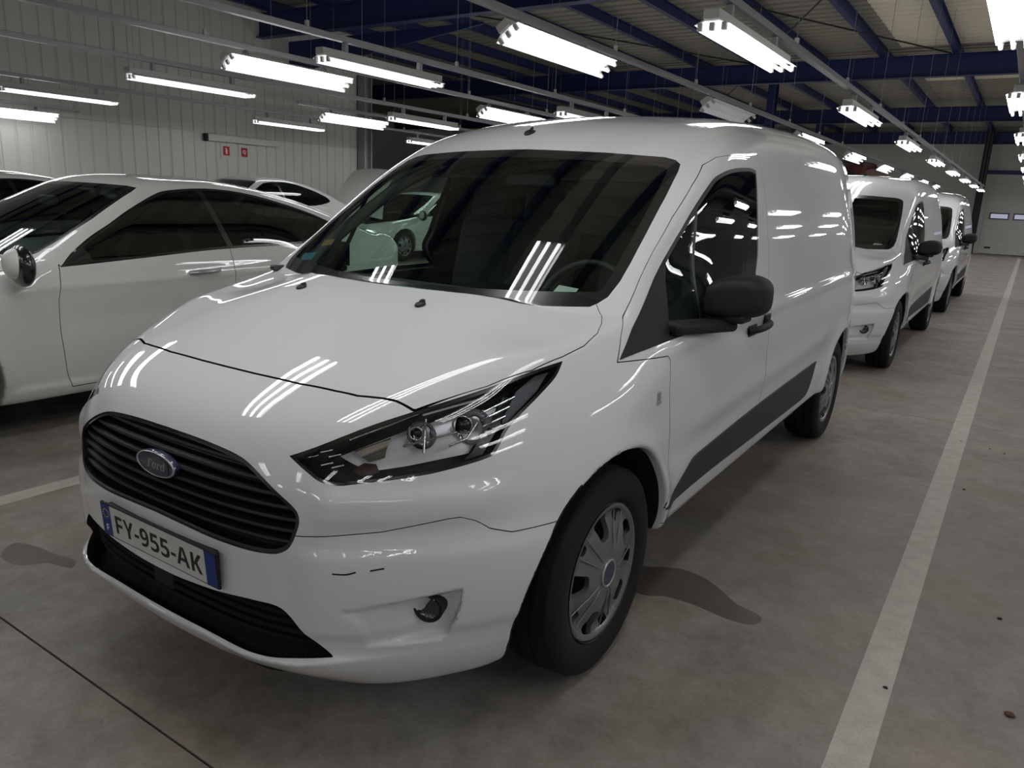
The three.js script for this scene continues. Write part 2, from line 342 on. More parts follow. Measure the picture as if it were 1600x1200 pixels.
// cuts a skin along sd = 0; pieces stay `off` away from the cut; refines the triangles along it `levels` times; the cut itself comes back as segments
function carve(T, sd, off = 0, levels = 2) {
  const inside = [], outside = [], cutIn = [], cutOut = [];
  const mid = (a, b) => { const o = [0, 0, 0, 0, 0, 0]; for (let i = 0; i < 6; i++) o[i] = (a[i] + b[i]) / 2; const l = Math.hypot(o[3], o[4], o[5]) || 1; o[3] /= l; o[4] /= l; o[5] /= l; return [...o, sd(...o)]; };
  const lerp = (a, b, t) => { const o = []; for (let i = 0; i < 7; i++) o.push(a[i] + (b[i] - a[i]) * t); return o; };
  const pack = (a, b, c) => { const t = new Float64Array(18); t.set(a.slice(0, 3), 0); t.set(b.slice(0, 3), 3); t.set(c.slice(0, 3), 6); t.set(a.slice(3, 6), 9); t.set(b.slice(3, 6), 12); t.set(c.slice(3, 6), 15); return t; };
  const clip = (V, keep, level, sign, cut) => {          // keep the side where sign * d <= level
    const poly = [], on = [];
    for (let i = 0; i < 3; i++) {
      const a = V[i], b = V[(i + 1) % 3], fa = sign * a[6] - level, fb = sign * b[6] - level;
      if (fa <= 0) poly.push(a);
      if ((fa <= 0) !== (fb <= 0)) { const p = lerp(a, b, fa / (fa - fb)); poly.push(p); on.push([p, fa <= 0]); }
    }
    for (let i = 1; i + 1 < poly.length; i++) keep.push(pack(poly[0], poly[i], poly[i + 1]));
    if (on.length === 2) { const [p, q] = on[0][1] ? [on[0][0], on[1][0]] : [on[1][0], on[0][0]]; cut.push([p, q]); }
  };
  const go = (A, B, C, L) => {
    const lo = Math.min(A[6], B[6], C[6]), hi = Math.max(A[6], B[6], C[6]);
    const e = Math.max(Math.hypot(A[0] - B[0], A[1] - B[1], A[2] - B[2]), Math.hypot(C[0] - B[0], C[1] - B[1], C[2] - B[2]));
    if (L > 0 && lo < off + 0.3 * e && hi > -off - 0.3 * e && e > 0.004) {
      const a = mid(A, B), b = mid(B, C), c = mid(C, A);
      go(A, a, c, L - 1); go(a, B, b, L - 1); go(c, b, C, L - 1); go(a, b, c, L - 1); return;
    }
    if (hi <= -off) { inside.push(pack(A, B, C)); return; }
    if (lo >= off) { outside.push(pack(A, B, C)); return; }
    if (lo < -off) clip([A, B, C], inside, -off, 1, cutIn);
    if (hi > off) clip([A, B, C], outside, -off, -1, cutOut);
  };
  for (const t of T) {
    const V = [0, 1, 2].map((s) => { const o = [t[s * 3], t[s * 3 + 1], t[s * 3 + 2], t[9 + s * 3], t[10 + s * 3], t[11 + s * 3]]; o.push(sd(...o)); return o; });
    if (Math.min(V[0][6], V[1][6], V[2][6]) > 0.06) { outside.push(t); continue; }
    go(...V, levels);
  }
  return { inside, outside, cutIn, cutOut };
}
// a wall that runs from the cut inward by `depth`, facing the cut's open side
function rim(cut, depth, flip = false) {
  const T = [];
  for (const [p, q] of cut) {
    const dx = q[0] - p[0], dy = q[1] - p[1], dz = q[2] - p[2];
    if (dx * dx + dy * dy + dz * dz < 1e-12) continue;
    const lo = (v) => [v[0] - v[3] * depth, v[1] - v[4] * depth, v[2] - v[5] * depth], P = lo(p), Q = lo(q);
    let n = [dy * p[5] - dz * p[4], dz * p[3] - dx * p[5], dx * p[4] - dy * p[3]]; const l = Math.hypot(...n) || 1; n = n.map((v) => (flip ? -v : v) / l);
    for (const tri of [[p, P, q], [q, P, Q]]) { const o = flip ? [tri[0], tri[2], tri[1]] : tri, t = new Float64Array(18); o.forEach((v, s) => { t.set(v.slice(0, 3), 3 * s); t.set(n, 9 + 3 * s); }); T.push(t); }
  }
  return T;
}
// a dark strip that closes a gap from behind
function seal(cut, width, depth) {
  const T = [];
  for (const [p, q] of cut) {
    const d = [q[0] - p[0], q[1] - p[1], q[2] - p[2]], l = Math.hypot(...d); if (l < 1e-6) continue;
    const n = [p[3], p[4], p[5]], b = [n[1] * d[2] - n[2] * d[1], n[2] * d[0] - n[0] * d[2], n[0] * d[1] - n[1] * d[0]].map((v) => (v / l) * width);
    const pt = (v, s) => [0, 1, 2].map((i) => v[i] - v[3 + i] * depth + s * b[i]);
    const [a, c, e, f] = [pt(p, 1), pt(p, -1), pt(q, 1), pt(q, -1)];
    for (const tri of [[a, e, c], [c, e, f]]) { const t = new Float64Array(18); tri.forEach((v, s) => { t.set(v, 3 * s); t.set(n, 9 + 3 * s); }); T.push(t); }
  }
  return T;
}
const sink = (T, depth) => T.map((t) => { const o = t.slice(); for (let i = 0; i < 9; i++) o[i] -= t[9 + i] * depth; return o; });
const mirrored = (T) => T.map((t) => { const o = new Float64Array(18); [0, 2, 1].forEach((s, d) => { for (let c = 0; c < 3; c++) { o[d * 3 + c] = c ? t[s * 3 + c] : -t[s * 3]; o[9 + d * 3 + c] = c ? t[9 + s * 3 + c] : -t[9 + s * 3]; } }); return o; });
function soup(...lists) {
  const n = lists.reduce((s, T) => s + T.length, 0), p = new Float32Array(n * 9), m = new Float32Array(n * 9);
  let i = 0;
  for (const T of lists) for (const t of T) { for (let k = 0; k < 9; k++) { p[i + k] = t[k]; m[i + k] = t[9 + k]; } i += 9; }
  const g = new THREE.BufferGeometry();
  g.setAttribute('position', new THREE.BufferAttribute(p, 3)); g.setAttribute('normal', new THREE.BufferAttribute(m, 3));
  return g;
}
const both = (T) => [T, mirrored(T)];
// ---------------------------------------------------------------- the hall
const HALL = { left: -12.3, leftEnd: -12.1, annex: -25, right: 9.5, front: 13, back: -36, roof: 5.05 };
{ // floor: concrete slabs with open joints
  const floor = new THREE.Group(); floor.name = 'floor'; floor.userData.kind = 'structure'; scene.add(floor);
  const joints = [HALL.front + 0.2]; for (let z = 11.08; z > HALL.back; z -= 5.06) joints.push(z); joints.push(HALL.back - 0.2);
  const cols = [HALL.annex - 0.2, -12.3, -5.2, HALL.right + 0.2];
  for (let i = 0; i + 1 < joints.length; i++) for (let c = 0; c + 1 < cols.length; c++) {
    const w = cols[c + 1] - cols[c] - 0.006, d = joints[i] - joints[i + 1] - 0.007;
    const g = box(w, 0.12, d, (cols[c] + cols[c + 1]) / 2, -0.06, (joints[i] + joints[i + 1]) / 2);
    part('slab', planarUV(g, 1 / 3.4), M.floor, floor);
  }
  part('joint_filler', box(HALL.right - HALL.annex + 0.4, 0.1, HALL.front - HALL.back + 0.4, (HALL.right + HALL.annex) / 2, -0.068, (HALL.front + HALL.back) / 2), M.joint, floor);
}
for (const x of [1.597, -1.79, -5.15, -8.5]) {
  const g = planarUV(box(0.102, 0.0016, 46, x, 0.0008, -11.5), 1.2);
  const l = struct('parking_line', g, M.line);
  l.userData.label = x > 0 ? 'white line painted on the floor along the driving aisle' : 'white bay line painted on the concrete between two rows of cars';
}
{ // a damp patch that has run out from under the van, and one left of it
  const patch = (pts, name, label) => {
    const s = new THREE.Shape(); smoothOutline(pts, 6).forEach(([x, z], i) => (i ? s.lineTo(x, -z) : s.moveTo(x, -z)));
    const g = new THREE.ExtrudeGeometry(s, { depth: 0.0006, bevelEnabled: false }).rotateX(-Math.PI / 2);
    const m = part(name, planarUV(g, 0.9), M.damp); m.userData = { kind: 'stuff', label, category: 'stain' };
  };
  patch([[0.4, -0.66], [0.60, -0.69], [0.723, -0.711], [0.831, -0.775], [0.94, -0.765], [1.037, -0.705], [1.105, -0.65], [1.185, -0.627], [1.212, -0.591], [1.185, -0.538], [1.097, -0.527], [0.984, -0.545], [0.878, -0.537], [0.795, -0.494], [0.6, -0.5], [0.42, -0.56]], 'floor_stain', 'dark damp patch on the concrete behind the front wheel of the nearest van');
  patch([[-1.32, 0.69], [-1.22, 0.65], [-1.12, 0.64], [-1.0, 0.62], [-0.96, 0.66], [-1.06, 0.69], [-1.12, 0.76], [-1.24, 0.77]], 'floor_stain', 'faint dark stain on the concrete beside the left bay line');
}
{ // specks of grit and a dry leaf on the floor
  const spots = [[1.63, -0.44], [1.947, -0.525], [1.905, -1.15], [1.62, -3.62], [1.78, -3.55], [1.86, -3.5], [1.70, -2.6]];
  const words = ['dark crumb of grit on the right edge of the white aisle line, nearest one', 'brown crumb lying alone at the right border of the picture', 'crumb of grit right of the aisle line, level with the rear door cladding', 'crumb of grit lying on the white aisle line beyond the rear wheel', 'left of two crumbs close together right of the aisle line', 'right of two crumbs close together right of the aisle line', 'crumb of grit touching the right edge of the aisle line, midway along the van'];
  for (const [x, z] of spots) {
    const g = new THREE.IcosahedronGeometry(x > 1.9 && z > -0.6 ? 0.014 : 0.0055 + 0.003 * rnd(), 1), p = g.attributes.position;
    for (let i = 0; i < p.count; i++) p.setXYZ(i, p.getX(i) * (1 + 0.3 * noise2(p.getX(i) * 90 + x * 9, p.getZ(i) * 90)), p.getY(i) * 0.35, p.getZ(i) * (0.8 + 0.4 * rnd()));
    g.computeVertexNormals(); g.translate(x, x > 1.9 && z > -0.6 ? 0.004 : 0.002, z);
    tag(part('grit', g, x > 1.94 ? M.leaf : M.joint), words.shift(), 'grit', 'crumbs of grit on the floor');
  }
}
{ // left wall: ribbed metal sheets in two tiers
  const sheet = (w, h) => {
    const s = new THREE.Shape(), n = Math.round(w / 0.25); s.moveTo(0, -0.03); s.lineTo(0, 0);
    for (let i = 0; i < n; i++) { const a = (i * w) / n, p = w / n; s.lineTo(a + p * 0.80, 0.0); s.lineTo(a + p * 0.86, -0.02); s.lineTo(a + p * 0.94, -0.02); s.lineTo(a + p - (i === n - 1 ? 0.004 : 0), 0); }
    s.lineTo(w - 0.004, -0.03); s.closePath();
    return new THREE.ExtrudeGeometry(s, { depth: h, bevelEnabled: false }).rotateX(-Math.PI / 2);   // profile in x (along) and -z (outward), height in y
  };
  const lower = sheet(1, 2.38), upper = sheet(1, 2.75);
  const wall = new THREE.Group(); wall.name = 'wall_left'; wall.userData.kind = 'structure'; scene.add(wall);
  part('wall_core', box(0.15, 5.2, HALL.front - HALL.leftEnd, HALL.left - 0.12, 2.6, (HALL.front + HALL.leftEnd) / 2), M.claddingLight, wall);
  for (let z = HALL.leftEnd; z < HALL.front - 0.5; z += 1) for (const [g, y, m] of [[lower, 0, M.claddingLight], [upper, 2.395, M.cladding]]) {
    const p = part('cladding_panel', g, m, wall); p.rotation.y = -Math.PI / 2; p.position.set(HALL.left, y, z);
  }
  struct('wall_annex', box(HALL.left - HALL.annex, 5.3, 0.15, (HALL.left + HALL.annex) / 2 - 0.1, 2.6, HALL.leftEnd + 0.08), M.claddingLight);
  struct('wall_far_left', box(0.2, 5.3, HALL.leftEnd - HALL.back + 0.4, HALL.annex, 2.6, (HALL.leftEnd + HALL.back) / 2), M.cladding);
  struct('wall_right', box(0.2, 5.3, HALL.front - HALL.back, HALL.right + 0.1, 2.6, (HALL.front + HALL.back) / 2), M.cladding);
  struct('wall_front', box(HALL.right - HALL.left + 0.4, 5.3, 0.2, (HALL.right + HALL.left) / 2, 2.6, HALL.front + 0.1), M.cladding);
  // back wall with a sectional door
  const bw = new THREE.Group(); bw.name = 'wall_back'; bw.userData.kind = 'structure'; scene.add(bw);
  part('wall_core', [box(0.05 - HALL.annex, 5.3, 0.2, (0.05 + HALL.annex) / 2, 2.6, HALL.back - 0.1), box(HALL.right - 4.05, 5.3, 0.2, (HALL.right + 4.05) / 2, 2.6, HALL.back - 0.1), box(4.0, 2.5, 0.2, 2.05, 4.02, HALL.back - 0.1)], M.cladding, bw);
  part('lintel_band', box(4.4, 0.16, 0.06, 2.05, 3.3, HALL.back + 0.02), M.blueFrame, bw);
  const door = new THREE.Group(); door.name = 'door_1'; door.userData.kind = 'structure'; scene.add(door);
  for (let i = 0; i < 5; i++) {
    const holes = i === 2 ? [[0.29, 0.9], [1.13, 1.74], [1.97, 2.58], [2.81, 3.42]] : [];
    const s = new THREE.Shape(); s.moveTo(0.06, 0); s.lineTo(4.04, 0); s.lineTo(4.04, 0.545); s.lineTo(0.06, 0.545); s.closePath();
    for (const [a, b] of holes) { const h = new THREE.Path(); h.moveTo(a, 0.34); h.lineTo(b, 0.34); h.lineTo(b, 0.60 - 0.08); h.lineTo(a, 0.52); h.closePath(); s.holes.push(h); }
    const p = part('door_panel', new THREE.ExtrudeGeometry(s, { depth: 0.04, bevelEnabled: true, bevelSize: 0.004, bevelThickness: 0.004, bevelSegments: 1 }).translate(0, 0.02 + i * 0.555, HALL.back - 0.05), M.doorPanel, door);
    for (const [a, b] of holes) {
      part('window_frame', [box(b - a + 0.08, 0.04, 0.03, (a + b) / 2, 0.02 + i * 0.555 + 0.54, HALL.back), box(b - a + 0.08, 0.04, 0.03, (a + b) / 2, 0.02 + i * 0.555 + 0.32, HALL.back), box(0.04, 0.26, 0.03, a - 0.02, 0.02 + i * 0.555 + 0.43, HALL.back), box(0.04, 0.26, 0.03, b + 0.02, 0.02 + i * 0.555 + 0.43, HALL.back)], M.blueFrame, p);
      part('window_pane', box(b - a, 0.2, 0.01, (a + b) / 2, 0.02 + i * 0.555 + 0.43, HALL.back - 0.03), M.windowGlow, p, 'pane with pale daylight behind it');
    }
  }
  part('door_handle', rbox(0.22, 0.07, 0.04, 0.015, 0.38, 0.27, HALL.back + 0.02), M.blackPlastic, door);
}
{ // roof: trapezoidal sheets on purlins on deep beams
  const sheet = (w) => {
    const s = new THREE.Shape(); s.moveTo(0, 0);
    for (let i = 0; i < 3; i++) { const a = i / 3; s.lineTo(a + 0.2, 0); s.lineTo(a + 0.225, 0.045); s.lineTo(a + 0.31, 0.045); s.lineTo(a + 0.3333, 0); }
    s.lineTo(1, 0.06); s.lineTo(0, 0.06); s.closePath();
    return new THREE.ExtrudeGeometry(s, { depth: w, bevelEnabled: false }).rotateY(Math.PI / 2).translate(0, 0, 0);
  };
  const roof = new THREE.Group(); roof.name = 'ceiling'; roof.userData.kind = 'structure'; scene.add(roof);
  const spans = [[HALL.annex, -9.4], [-9.4, -1.32], [-1.32, 2.98], [2.98, HALL.right]].map(([a, b]) => [a, b, sheet(b - a - 0.01)]);
  for (let z = HALL.front; z > HALL.back; z -= 1) for (const [a, b, g] of spans) {
    const pale = a === -1.32 && ((z < -9.2 && z > -17.5) || (z < -18.2 && z > -22.2) || (z < 7 && z > -8));
    const p = part('roof_sheet', g, pale ? M.roofSheetPale : M.roofSheet, roof); p.position.set(a, HALL.roof, z);
    if (pale) p.userData.label = 'pale translucent-looking roof sheet';
  }
  struct('roof', box(HALL.right - HALL.annex + 0.6, 0.1, HALL.front - HALL.back + 0.6, (HALL.right + HALL.annex) / 2, HALL.roof + 0.14, (HALL.front + HALL.back) / 2), M.roofSheet);
  const iBeam = (h, w, t, len) => {
    const s = new THREE.Shape([[-w / 2, 0], [w / 2, 0], [w / 2, t], [t / 2, t * 1.2], [t / 2, h - t * 1.2], [w / 2, h - t], [w / 2, h], [-w / 2, h], [-w / 2, h - t], [-t / 2, h - t * 1.2], [-t / 2, t * 1.2], [-w / 2, t]].map((p) => new THREE.Vector2(...p)));
    return new THREE.ExtrudeGeometry(s, { depth: len, bevelEnabled: false });
  };
  const purlin = iBeam(0.2, 0.11, 0.012, HALL.front - HALL.back);
  for (let i = -11; i <= 6; i++) {
    const m = struct('purlin', purlin, M.steelBlue); m.position.set(-0.21 - 1.45 * -i, HALL.roof - 0.2, HALL.back);
  }
  const beam = iBeam(0.46, 0.2, 0.016, HALL.right - HALL.annex).rotateY(Math.PI / 2);
  for (const z of [8.6, -0.3, -9.3, -18.0, -27.2, -35.7]) { const m = struct('roof_beam', beam, M.steelBlue); m.position.set(HALL.annex, HALL.roof - 0.66, z); }
  // haunches and columns along the left wall
  for (const z of [8.6, -0.3, -9.3]) {
    const s = new THREE.Shape([[0, 0], [5.2, 0.62], [5.2, 0.66], [0, 0.66]].map((p) => new THREE.Vector2(...p)));
    const m = struct('haunch_beam', new THREE.ExtrudeGeometry(s, { depth: 0.05, bevelEnabled: false }), M.steelBlue); m.position.set(HALL.left + 0.02, HALL.roof - 1.25, z - 0.8);
  }
  const post = struct('column', [box(0.24, 5, 0.03, 0, 2.5, 0.11), box(0.24, 5, 0.03, 0, 2.5, -0.11), box(0.03, 5, 0.2, 0, 2.5, 0)], M.galvanised); post.position.set(HALL.left + 0.14, 0, HALL.leftEnd - 0.14);
  for (const z of [-22, -30]) { const c = struct('column', [box(0.24, 5, 0.03, 0, 2.5, 0.11), box(0.24, 5, 0.03, 0, 2.5, -0.11), box(0.03, 5, 0.2, 0, 2.5, 0)], M.steelBlue); c.position.set(-5.2 + (z + 22) * 0.05, 0, z); }
  { const c = struct('column', [box(0.26, 5, 0.03, 0, 2.5, 0.13), box(0.26, 5, 0.03, 0, 2.5, -0.13), box(0.03, 5, 0.24, 0, 2.5, 0)], M.steelDark); c.position.set(-0.22, 0, -35.5); }
  // wind bracing
  const br = [[[-0.3, 4.85, -9.4], [-4.5, 4.85, -17.9]], [[-4.5, 4.85, -9.4], [-0.3, 4.85, -17.9]], [[-4.5, 4.85, -18.1], [-8.9, 4.85, -27]], [[-8.9, 4.85, -9.4], [-4.6, 4.85, -17.9]]];
  for (const [a, b] of br) struct('brace_beam', rod(a, b, 0.016), M.steelDark);
}
// ---------------------------------------------------------------- fluorescent fittings on hanging tracks
const ROWS = [ // x, height, first z, tilt, is it lit, words for the label
  { x: -0.01, y: 2.42, z0: -3.55, tilt: 0, shift: -0.3, name: 'over the nearest van', n: [-3, 7] },
  { x: -1.515, y: 2.5, z0: -3.62, tilt: 0.62, shift: -0.1, name: 'tilted, over the bay line left of the vans', n: [-3, 7], off: [1] },
  { x: -3.52, y: 2.46, z0: -3.72, tilt: 0, name: 'over the row of the white saloon', n: [-3, 3] },
  { x: -4.74, y: 2.5, z0: -3.68, tilt: 0.62, name: 'tilted, between the second and third bay', n: [-3, 7] },
  { x: -6.46, y: 2.45, z0: -3.72, tilt: 0, name: 'over the third bay', n: [-1, 7] },
  { x: -8.46, y: 2.56, z0: -4.2, tilt: 0.62, name: 'tilted, before the last bay', n: [1, 7] },
  { x: -9.88, y: 2.48, z0: -3.94, tilt: 0, name: 'over the bay along the ribbed wall', n: [-1, 7] },
  { x: -11.7, y: 2.3, z0: -3.98, tilt: 0.62, name: 'tilted, close to the ribbed wall', n: [0, 0] },
  { x: 1.45, y: 2.55, z0: -3.9, tilt: 0, name: 'over the line of the driving aisle', n: [-3, 7] },
  { x: 3.2, y: 2.5, z0: -3.7, tilt: 0, name: 'right of the driving aisle, first row', n: [-3, 7] },
  { x: 4.2, y: 2.5, z0: -3.7, tilt: 0, name: 'right of the driving aisle, second row', n: [-2, 7] },
  { x: 5.4, y: 2.5, z0: -3.7, tilt: 0, name: 'right of the driving aisle, third row', n: [-2, 7] },
];
{
  const LEN = 1.52, PITCH = 4.05, gaps = [-0.075, 0, 0.075];
  const tubeGeo = new THREE.CylinderGeometry(0.013, 0.013, LEN, 10).rotateX(Math.PI / 2);
  const s = new THREE.Shape([[-0.05, 0.052], [-0.108, 0.026], [-0.106, 0.022], [-0.045, 0.045], [0.045, 0.045], [0.106, 0.022], [0.108, 0.026], [0.05, 0.052]].map((p) => new THREE.Vector2(...p)));
  const shade = new THREE.ExtrudeGeometry(s, { depth: LEN + 0.04, bevelEnabled: false }).translate(0, 0, -LEN / 2 - 0.02);
  const spine = rbox(0.1, 0.06, LEN + 0.08, 0.008, 0, 0.078, 0);
  const socket = rbox(0.03, 0.045, 0.03, 0.006, 0, 0.012, 0), clampGeo = rbox(0.05, 0.09, 0.04, 0.006, 0, 0.145, 0);
  const order = ['first', 'second', 'third', 'fourth', 'fifth', 'sixth', 'seventh', 'eighth', 'ninth'];
  const track = [];
  for (const r of ROWS) {
    const tilted = r.tilt !== 0;
    for (let k = r.n[0]; k <= r.n[1]; k++) {
      const z = r.z0 - PITCH * k + (k === -1 ? r.shift ?? 0 : 0); if (z < HALL.back + 0.8 || z > HALL.front - 1) continue;
      const off = r.off?.includes(k), ahead = k >= 0;
      const label = (off ? 'unlit fluorescent fitting ' : 'lit fluorescent fitting ') + r.name + (ahead ? ', ' + order[k] + ' along its track' : k === -1 ? ', above the camera' : k === -2 ? ', behind the camera' : ', far behind the camera');
      const t = thing('fluorescent_fitting', label, 'ceiling light', [r.x, r.y, z], 0, 'fluorescent fittings ' + r.name);
      t.rotation.z = r.tilt;
      part('reflector', shade, M.reflector, t); part('spine', spine, M.fitting, t); for (const e of [-1, 1]) { part('clamp', clampGeo, M.galvanised, t).position.z = e * 0.5; if (k < 4) for (const g of gaps) part('socket', socket, M.fitting, t).position.set(g, 0, e * (LEN / 2 + 0.008)); }
      if (off) continue;
      for (const g of gaps) { const tb = part('tube', tubeGeo, M.tube, t); tb.position.set(g, 0, 0); }
      const near = k <= 1 && r.x > -5 && r.x < 5;
      const lamp = (x, w, I) => {
        const L = new THREE.RectAreaLight(TUBE_COLOR, I, w, LEN); L.position.set(x, -0.0165, 0); L.rotation.x = -Math.PI / 2; t.add(L);
      };
      const flank = (e) => { // the outer tubes also shine sideways, past the edge of the reflector
        const L = new THREE.RectAreaLight(TUBE_COLOR, TUBE_LIGHT * 1.2, 0.045, LEN), n = new THREE.Vector3(e * 0.94, 0.342, 0), z = n.clone().negate(), y = new THREE.Vector3(0, 0, 1), x = new THREE.Vector3().crossVectors(y, z);
        L.quaternion.setFromRotationMatrix(new THREE.Matrix4().makeBasis(x, y, z)); L.position.set(e * 0.0915, 0.006, 0);
        t.add(L);
      };
      flank(-1); flank(1);
      if (near) for (const g of gaps) lamp(g, 0.026, TUBE_LIGHT); else lamp(0, 0.18, (TUBE_LIGHT * 3 * 0.026) / 0.18);
    }
    const reach = 0.19, up = reach * Math.cos(r.tilt) + 0.025 + (tilted ? 0.016 : 0), z0 = r.z0 - PITCH * r.n[0] + 1.2, z1 = Math.max(HALL.back + 0.5, r.z0 - PITCH * r.n[1] - 1.2), rail = thing('light_track', 'grey hanging track of fittings ' + r.name, 'light track', [r.x - reach * Math.sin(r.tilt), 0, 0]);
    part('rail', rbox(0.06, 0.05, z0 - z1, 0.004, 0, r.y + up, (z0 + z1) / 2), M.galvanised, rail);
    for (let z = z0 - 0.3; z > z1; z -= 2.02) { part('hanger', rod([0, r.y + up, z], [0, HALL.roof, z], 0.003, 5), M.galvanised, rail); part('bracket', rbox(0.03, 0.07, 0.03, 0.004, 0, r.y + up + 0.04, z), M.fitting, rail); }
  }
}
{ // on the left wall: a long unlit box and two red fire signs
  const b = thing('wall_box', 'long pale box fixed high on the ribbed wall above two red signs', 'wall box', [HALL.left + 0.03, 2.3, -8.75]);
  part('housing', rbox(0.1, 0.13, 1.75, 0.015, 0.05, 0, 0), M.claddingLight, b); part('end_cap', rbox(0.11, 0.15, 0.05, 0.01, 0.05, 0, 0.9), M.darkPlastic, b);
  const sign = (z, label, draw) => {
    const t = thing('fire_sign', label, 'sign', [HALL.left + 0.012, 2.06, z]);
    part('plate', box(0.006, 0.3, 0.26), M.paper, t);
    const m = new THREE.MeshStandardMaterial({ map: canvasTexture(128, 128, draw), roughness: 0.6 });
    part('print', new THREE.PlaneGeometry(0.2, 0.2).rotateY(Math.PI / 2).translate(0.0045, 0.01, 0), m, t);
  };
  const red = (g, w, h) => { g.fillStyle = '#c9c4bd'; g.fillRect(0, 0, w, h); g.fillStyle = '#b01c2c'; g.fillRect(w * 0.12, h * 0.05, w * 0.76, h * 0.9); g.fillStyle = '#ece6e0'; };
  sign(-8.36, 'red fire extinguisher sign on the ribbed wall, left of two', (g, w, h) => { red(g, w, h); g.fillRect(w * 0.42, h * 0.34, w * 0.2, h * 0.46); g.fillRect(w * 0.47, h * 0.22, w * 0.1, h * 0.12); g.fillRect(w * 0.3, h * 0.24, w * 0.2, h * 0.05); });
  sign(-8.8, 'red fire hose sign on the ribbed wall, right of two', (g, w, h) => { red(g, w, h); g.beginPath(); g.arc(w * 0.5, h * 0.46, w * 0.2, 0, 7); g.fill(); g.fillStyle = '#b01c2c'; g.beginPath(); g.arc(w * 0.5, h * 0.46, w * 0.1, 0, 7); g.fill(); g.fillStyle = '#ece6e0'; g.fillRect(w * 0.55, h * 0.5, w * 0.06, h * 0.34); });
}
// ---------------------------------------------------------------- the white van
function vanGrid(xs, ys, zs) {
  const nx = xs.length, ny = ys.length, nz = zs.length, G = new Float32Array(nx * ny * nz);
  const X = ys.map((y) => zs.map((z) => vanX(y, z))), A = ys.map((y) => zs.map((z) => vanArch(y, z)));
  const T = xs.map((x) => zs.map((z) => vanT(Math.abs(x), z))), Z = xs.map((x) => ys.map((y) => vanZ(Math.abs(x), y))), R = xs.map((x) => ys.map((y) => vanZR(Math.abs(x), y)));
  const B = zs.map((z) => vanBottom(z));
  for (let k = 0; k < nz; k++) for (let j = 0; j < ny; j++) for (let i = 0; i < nx; i++) {
    const x = Math.abs(xs[i]);
    G[(k * ny + j) * nx + i] = vanField(X[j][k], T[i][k], Z[i][j], R[i][j], B[k], x, ys[j], zs[k], x > 0.5 ? A[j][k] : 1);
  }
  return G;
}
const LINES = {
  grille: smoothOutline([[0, 0.779], [0.15, 0.7765], [0.272, 0.767], [0.343, 0.746], [0.421, 0.704], [0.462, 0.676], [0.475, 0.651], [0.471, 0.622], [0.456, 0.582], [0.431, 0.562], [0.401, 0.555], [0.339, 0.551], [0.228, 0.553], [0.1, 0.559], [0, 0.562], [-0.1, 0.56], [-0.1, 0.779]], 5, [0, 14, 15, 16]),
  intake: smoothOutline([[-0.1, 0.404], [0, 0.404], [0.1, 0.405], [0.238, 0.414], [0.36, 0.424], [0.433, 0.419], [0.49, 0.362], [0.543, 0.302], [0.472, 0.298], [0.391, 0.294], [0.203, 0.296], [0, 0.297], [-0.1, 0.297]], 5, [0, 7, 12]),
  windscreen: smoothOutline([[-0.2, 0.98], [0.64, 0.98], [0.67, 1.07], [0.705, 1.093], [0.722, 1.112], [0.728, 1.155], [0.724, 1.206], [0.712, 1.298], [0.692, 1.42], [0.67, 1.512], [0.657, 1.54], [0.629, 1.556], [0.585, 1.566], [0.361, 1.578], [0.067, 1.587], [0, 1.588], [-0.2, 1.588]], 1, []),
  hood: [[-0.3, 0.637], [0, 0.637], [0.112, 0.636], [0.282, 0.63], [0.394, 0.616], [0.458, 0.604], [0.519, 0.578], [0.551, 0.567], [0.599, 0.56], [0.605, 0.556], [0.695, 0.392], [0.747, 0.267], [0.772, 0.155], [0.786, 0.06], [0.784, -0.02], [0.765, -0.08], [0.739, -0.128], [0.70, -0.16], [0.69, -0.3], [-0.3, -0.3]],
  window: smoothOutline([[-0.042, 0.957], [-0.242, 1.087], [-0.466, 1.232], [-0.669, 1.376], [-0.842, 1.479], [-0.931, 1.513], [-1.062, 1.539], [-1.23, 1.552], [-1.318, 1.549], [-1.338, 1.53], [-1.29, 1.386], [-1.24, 1.209], [-1.205, 1.137], [-1.24, 1.08], [-1.30, 1.035], [-1.32, 1.022], [-0.95, 1.015], [-0.581, 1.0], [-0.285, 0.985]], 4, [0, 15]),
  door: [[-0.03, 0.952], [-0.1, 1.02], [-0.2, 1.092], [-0.356, 1.2], [-0.573, 1.353], [-0.75, 1.466], [-0.875, 1.541], [-0.965, 1.574], [-1.136, 1.598], [-1.42, 1.613], [-1.42, 1.4], [-1.375, 1.1], [-1.365, 0.9], [-1.365, 0.36], [-0.345, 0.36], [-0.344, 0.431], [-0.335, 0.632], [-0.285, 0.835], [-0.285, 0.93], [-0.27, 0.944]],
  cladding: smoothOutline([[-0.345, 0.418], [-0.471, 0.482], [-0.56, 0.529], [-0.61, 0.54], [-0.70, 0.545], [-1.306, 0.574], [-1.944, 0.592], [-2.376, 0.602], [-2.395, 0.596], [-2.33, 0.51], [-2.27, 0.45], [-2.2, 0.435], [-2.05, 0.432], [-1.3, 0.432], [-0.73, 0.432]], 3, [0, 8]),
  fogpocket: smoothOutline([[0.556, 0.436], [0.602, 0.445], [0.687, 0.458], [0.755, 0.470], [0.769, 0.461], [0.76, 0.401], [0.741, 0.352], [0.722, 0.33], [0.61, 0.327], [0.60, 0.342], [0.595, 0.395]], 4, [0]),
};
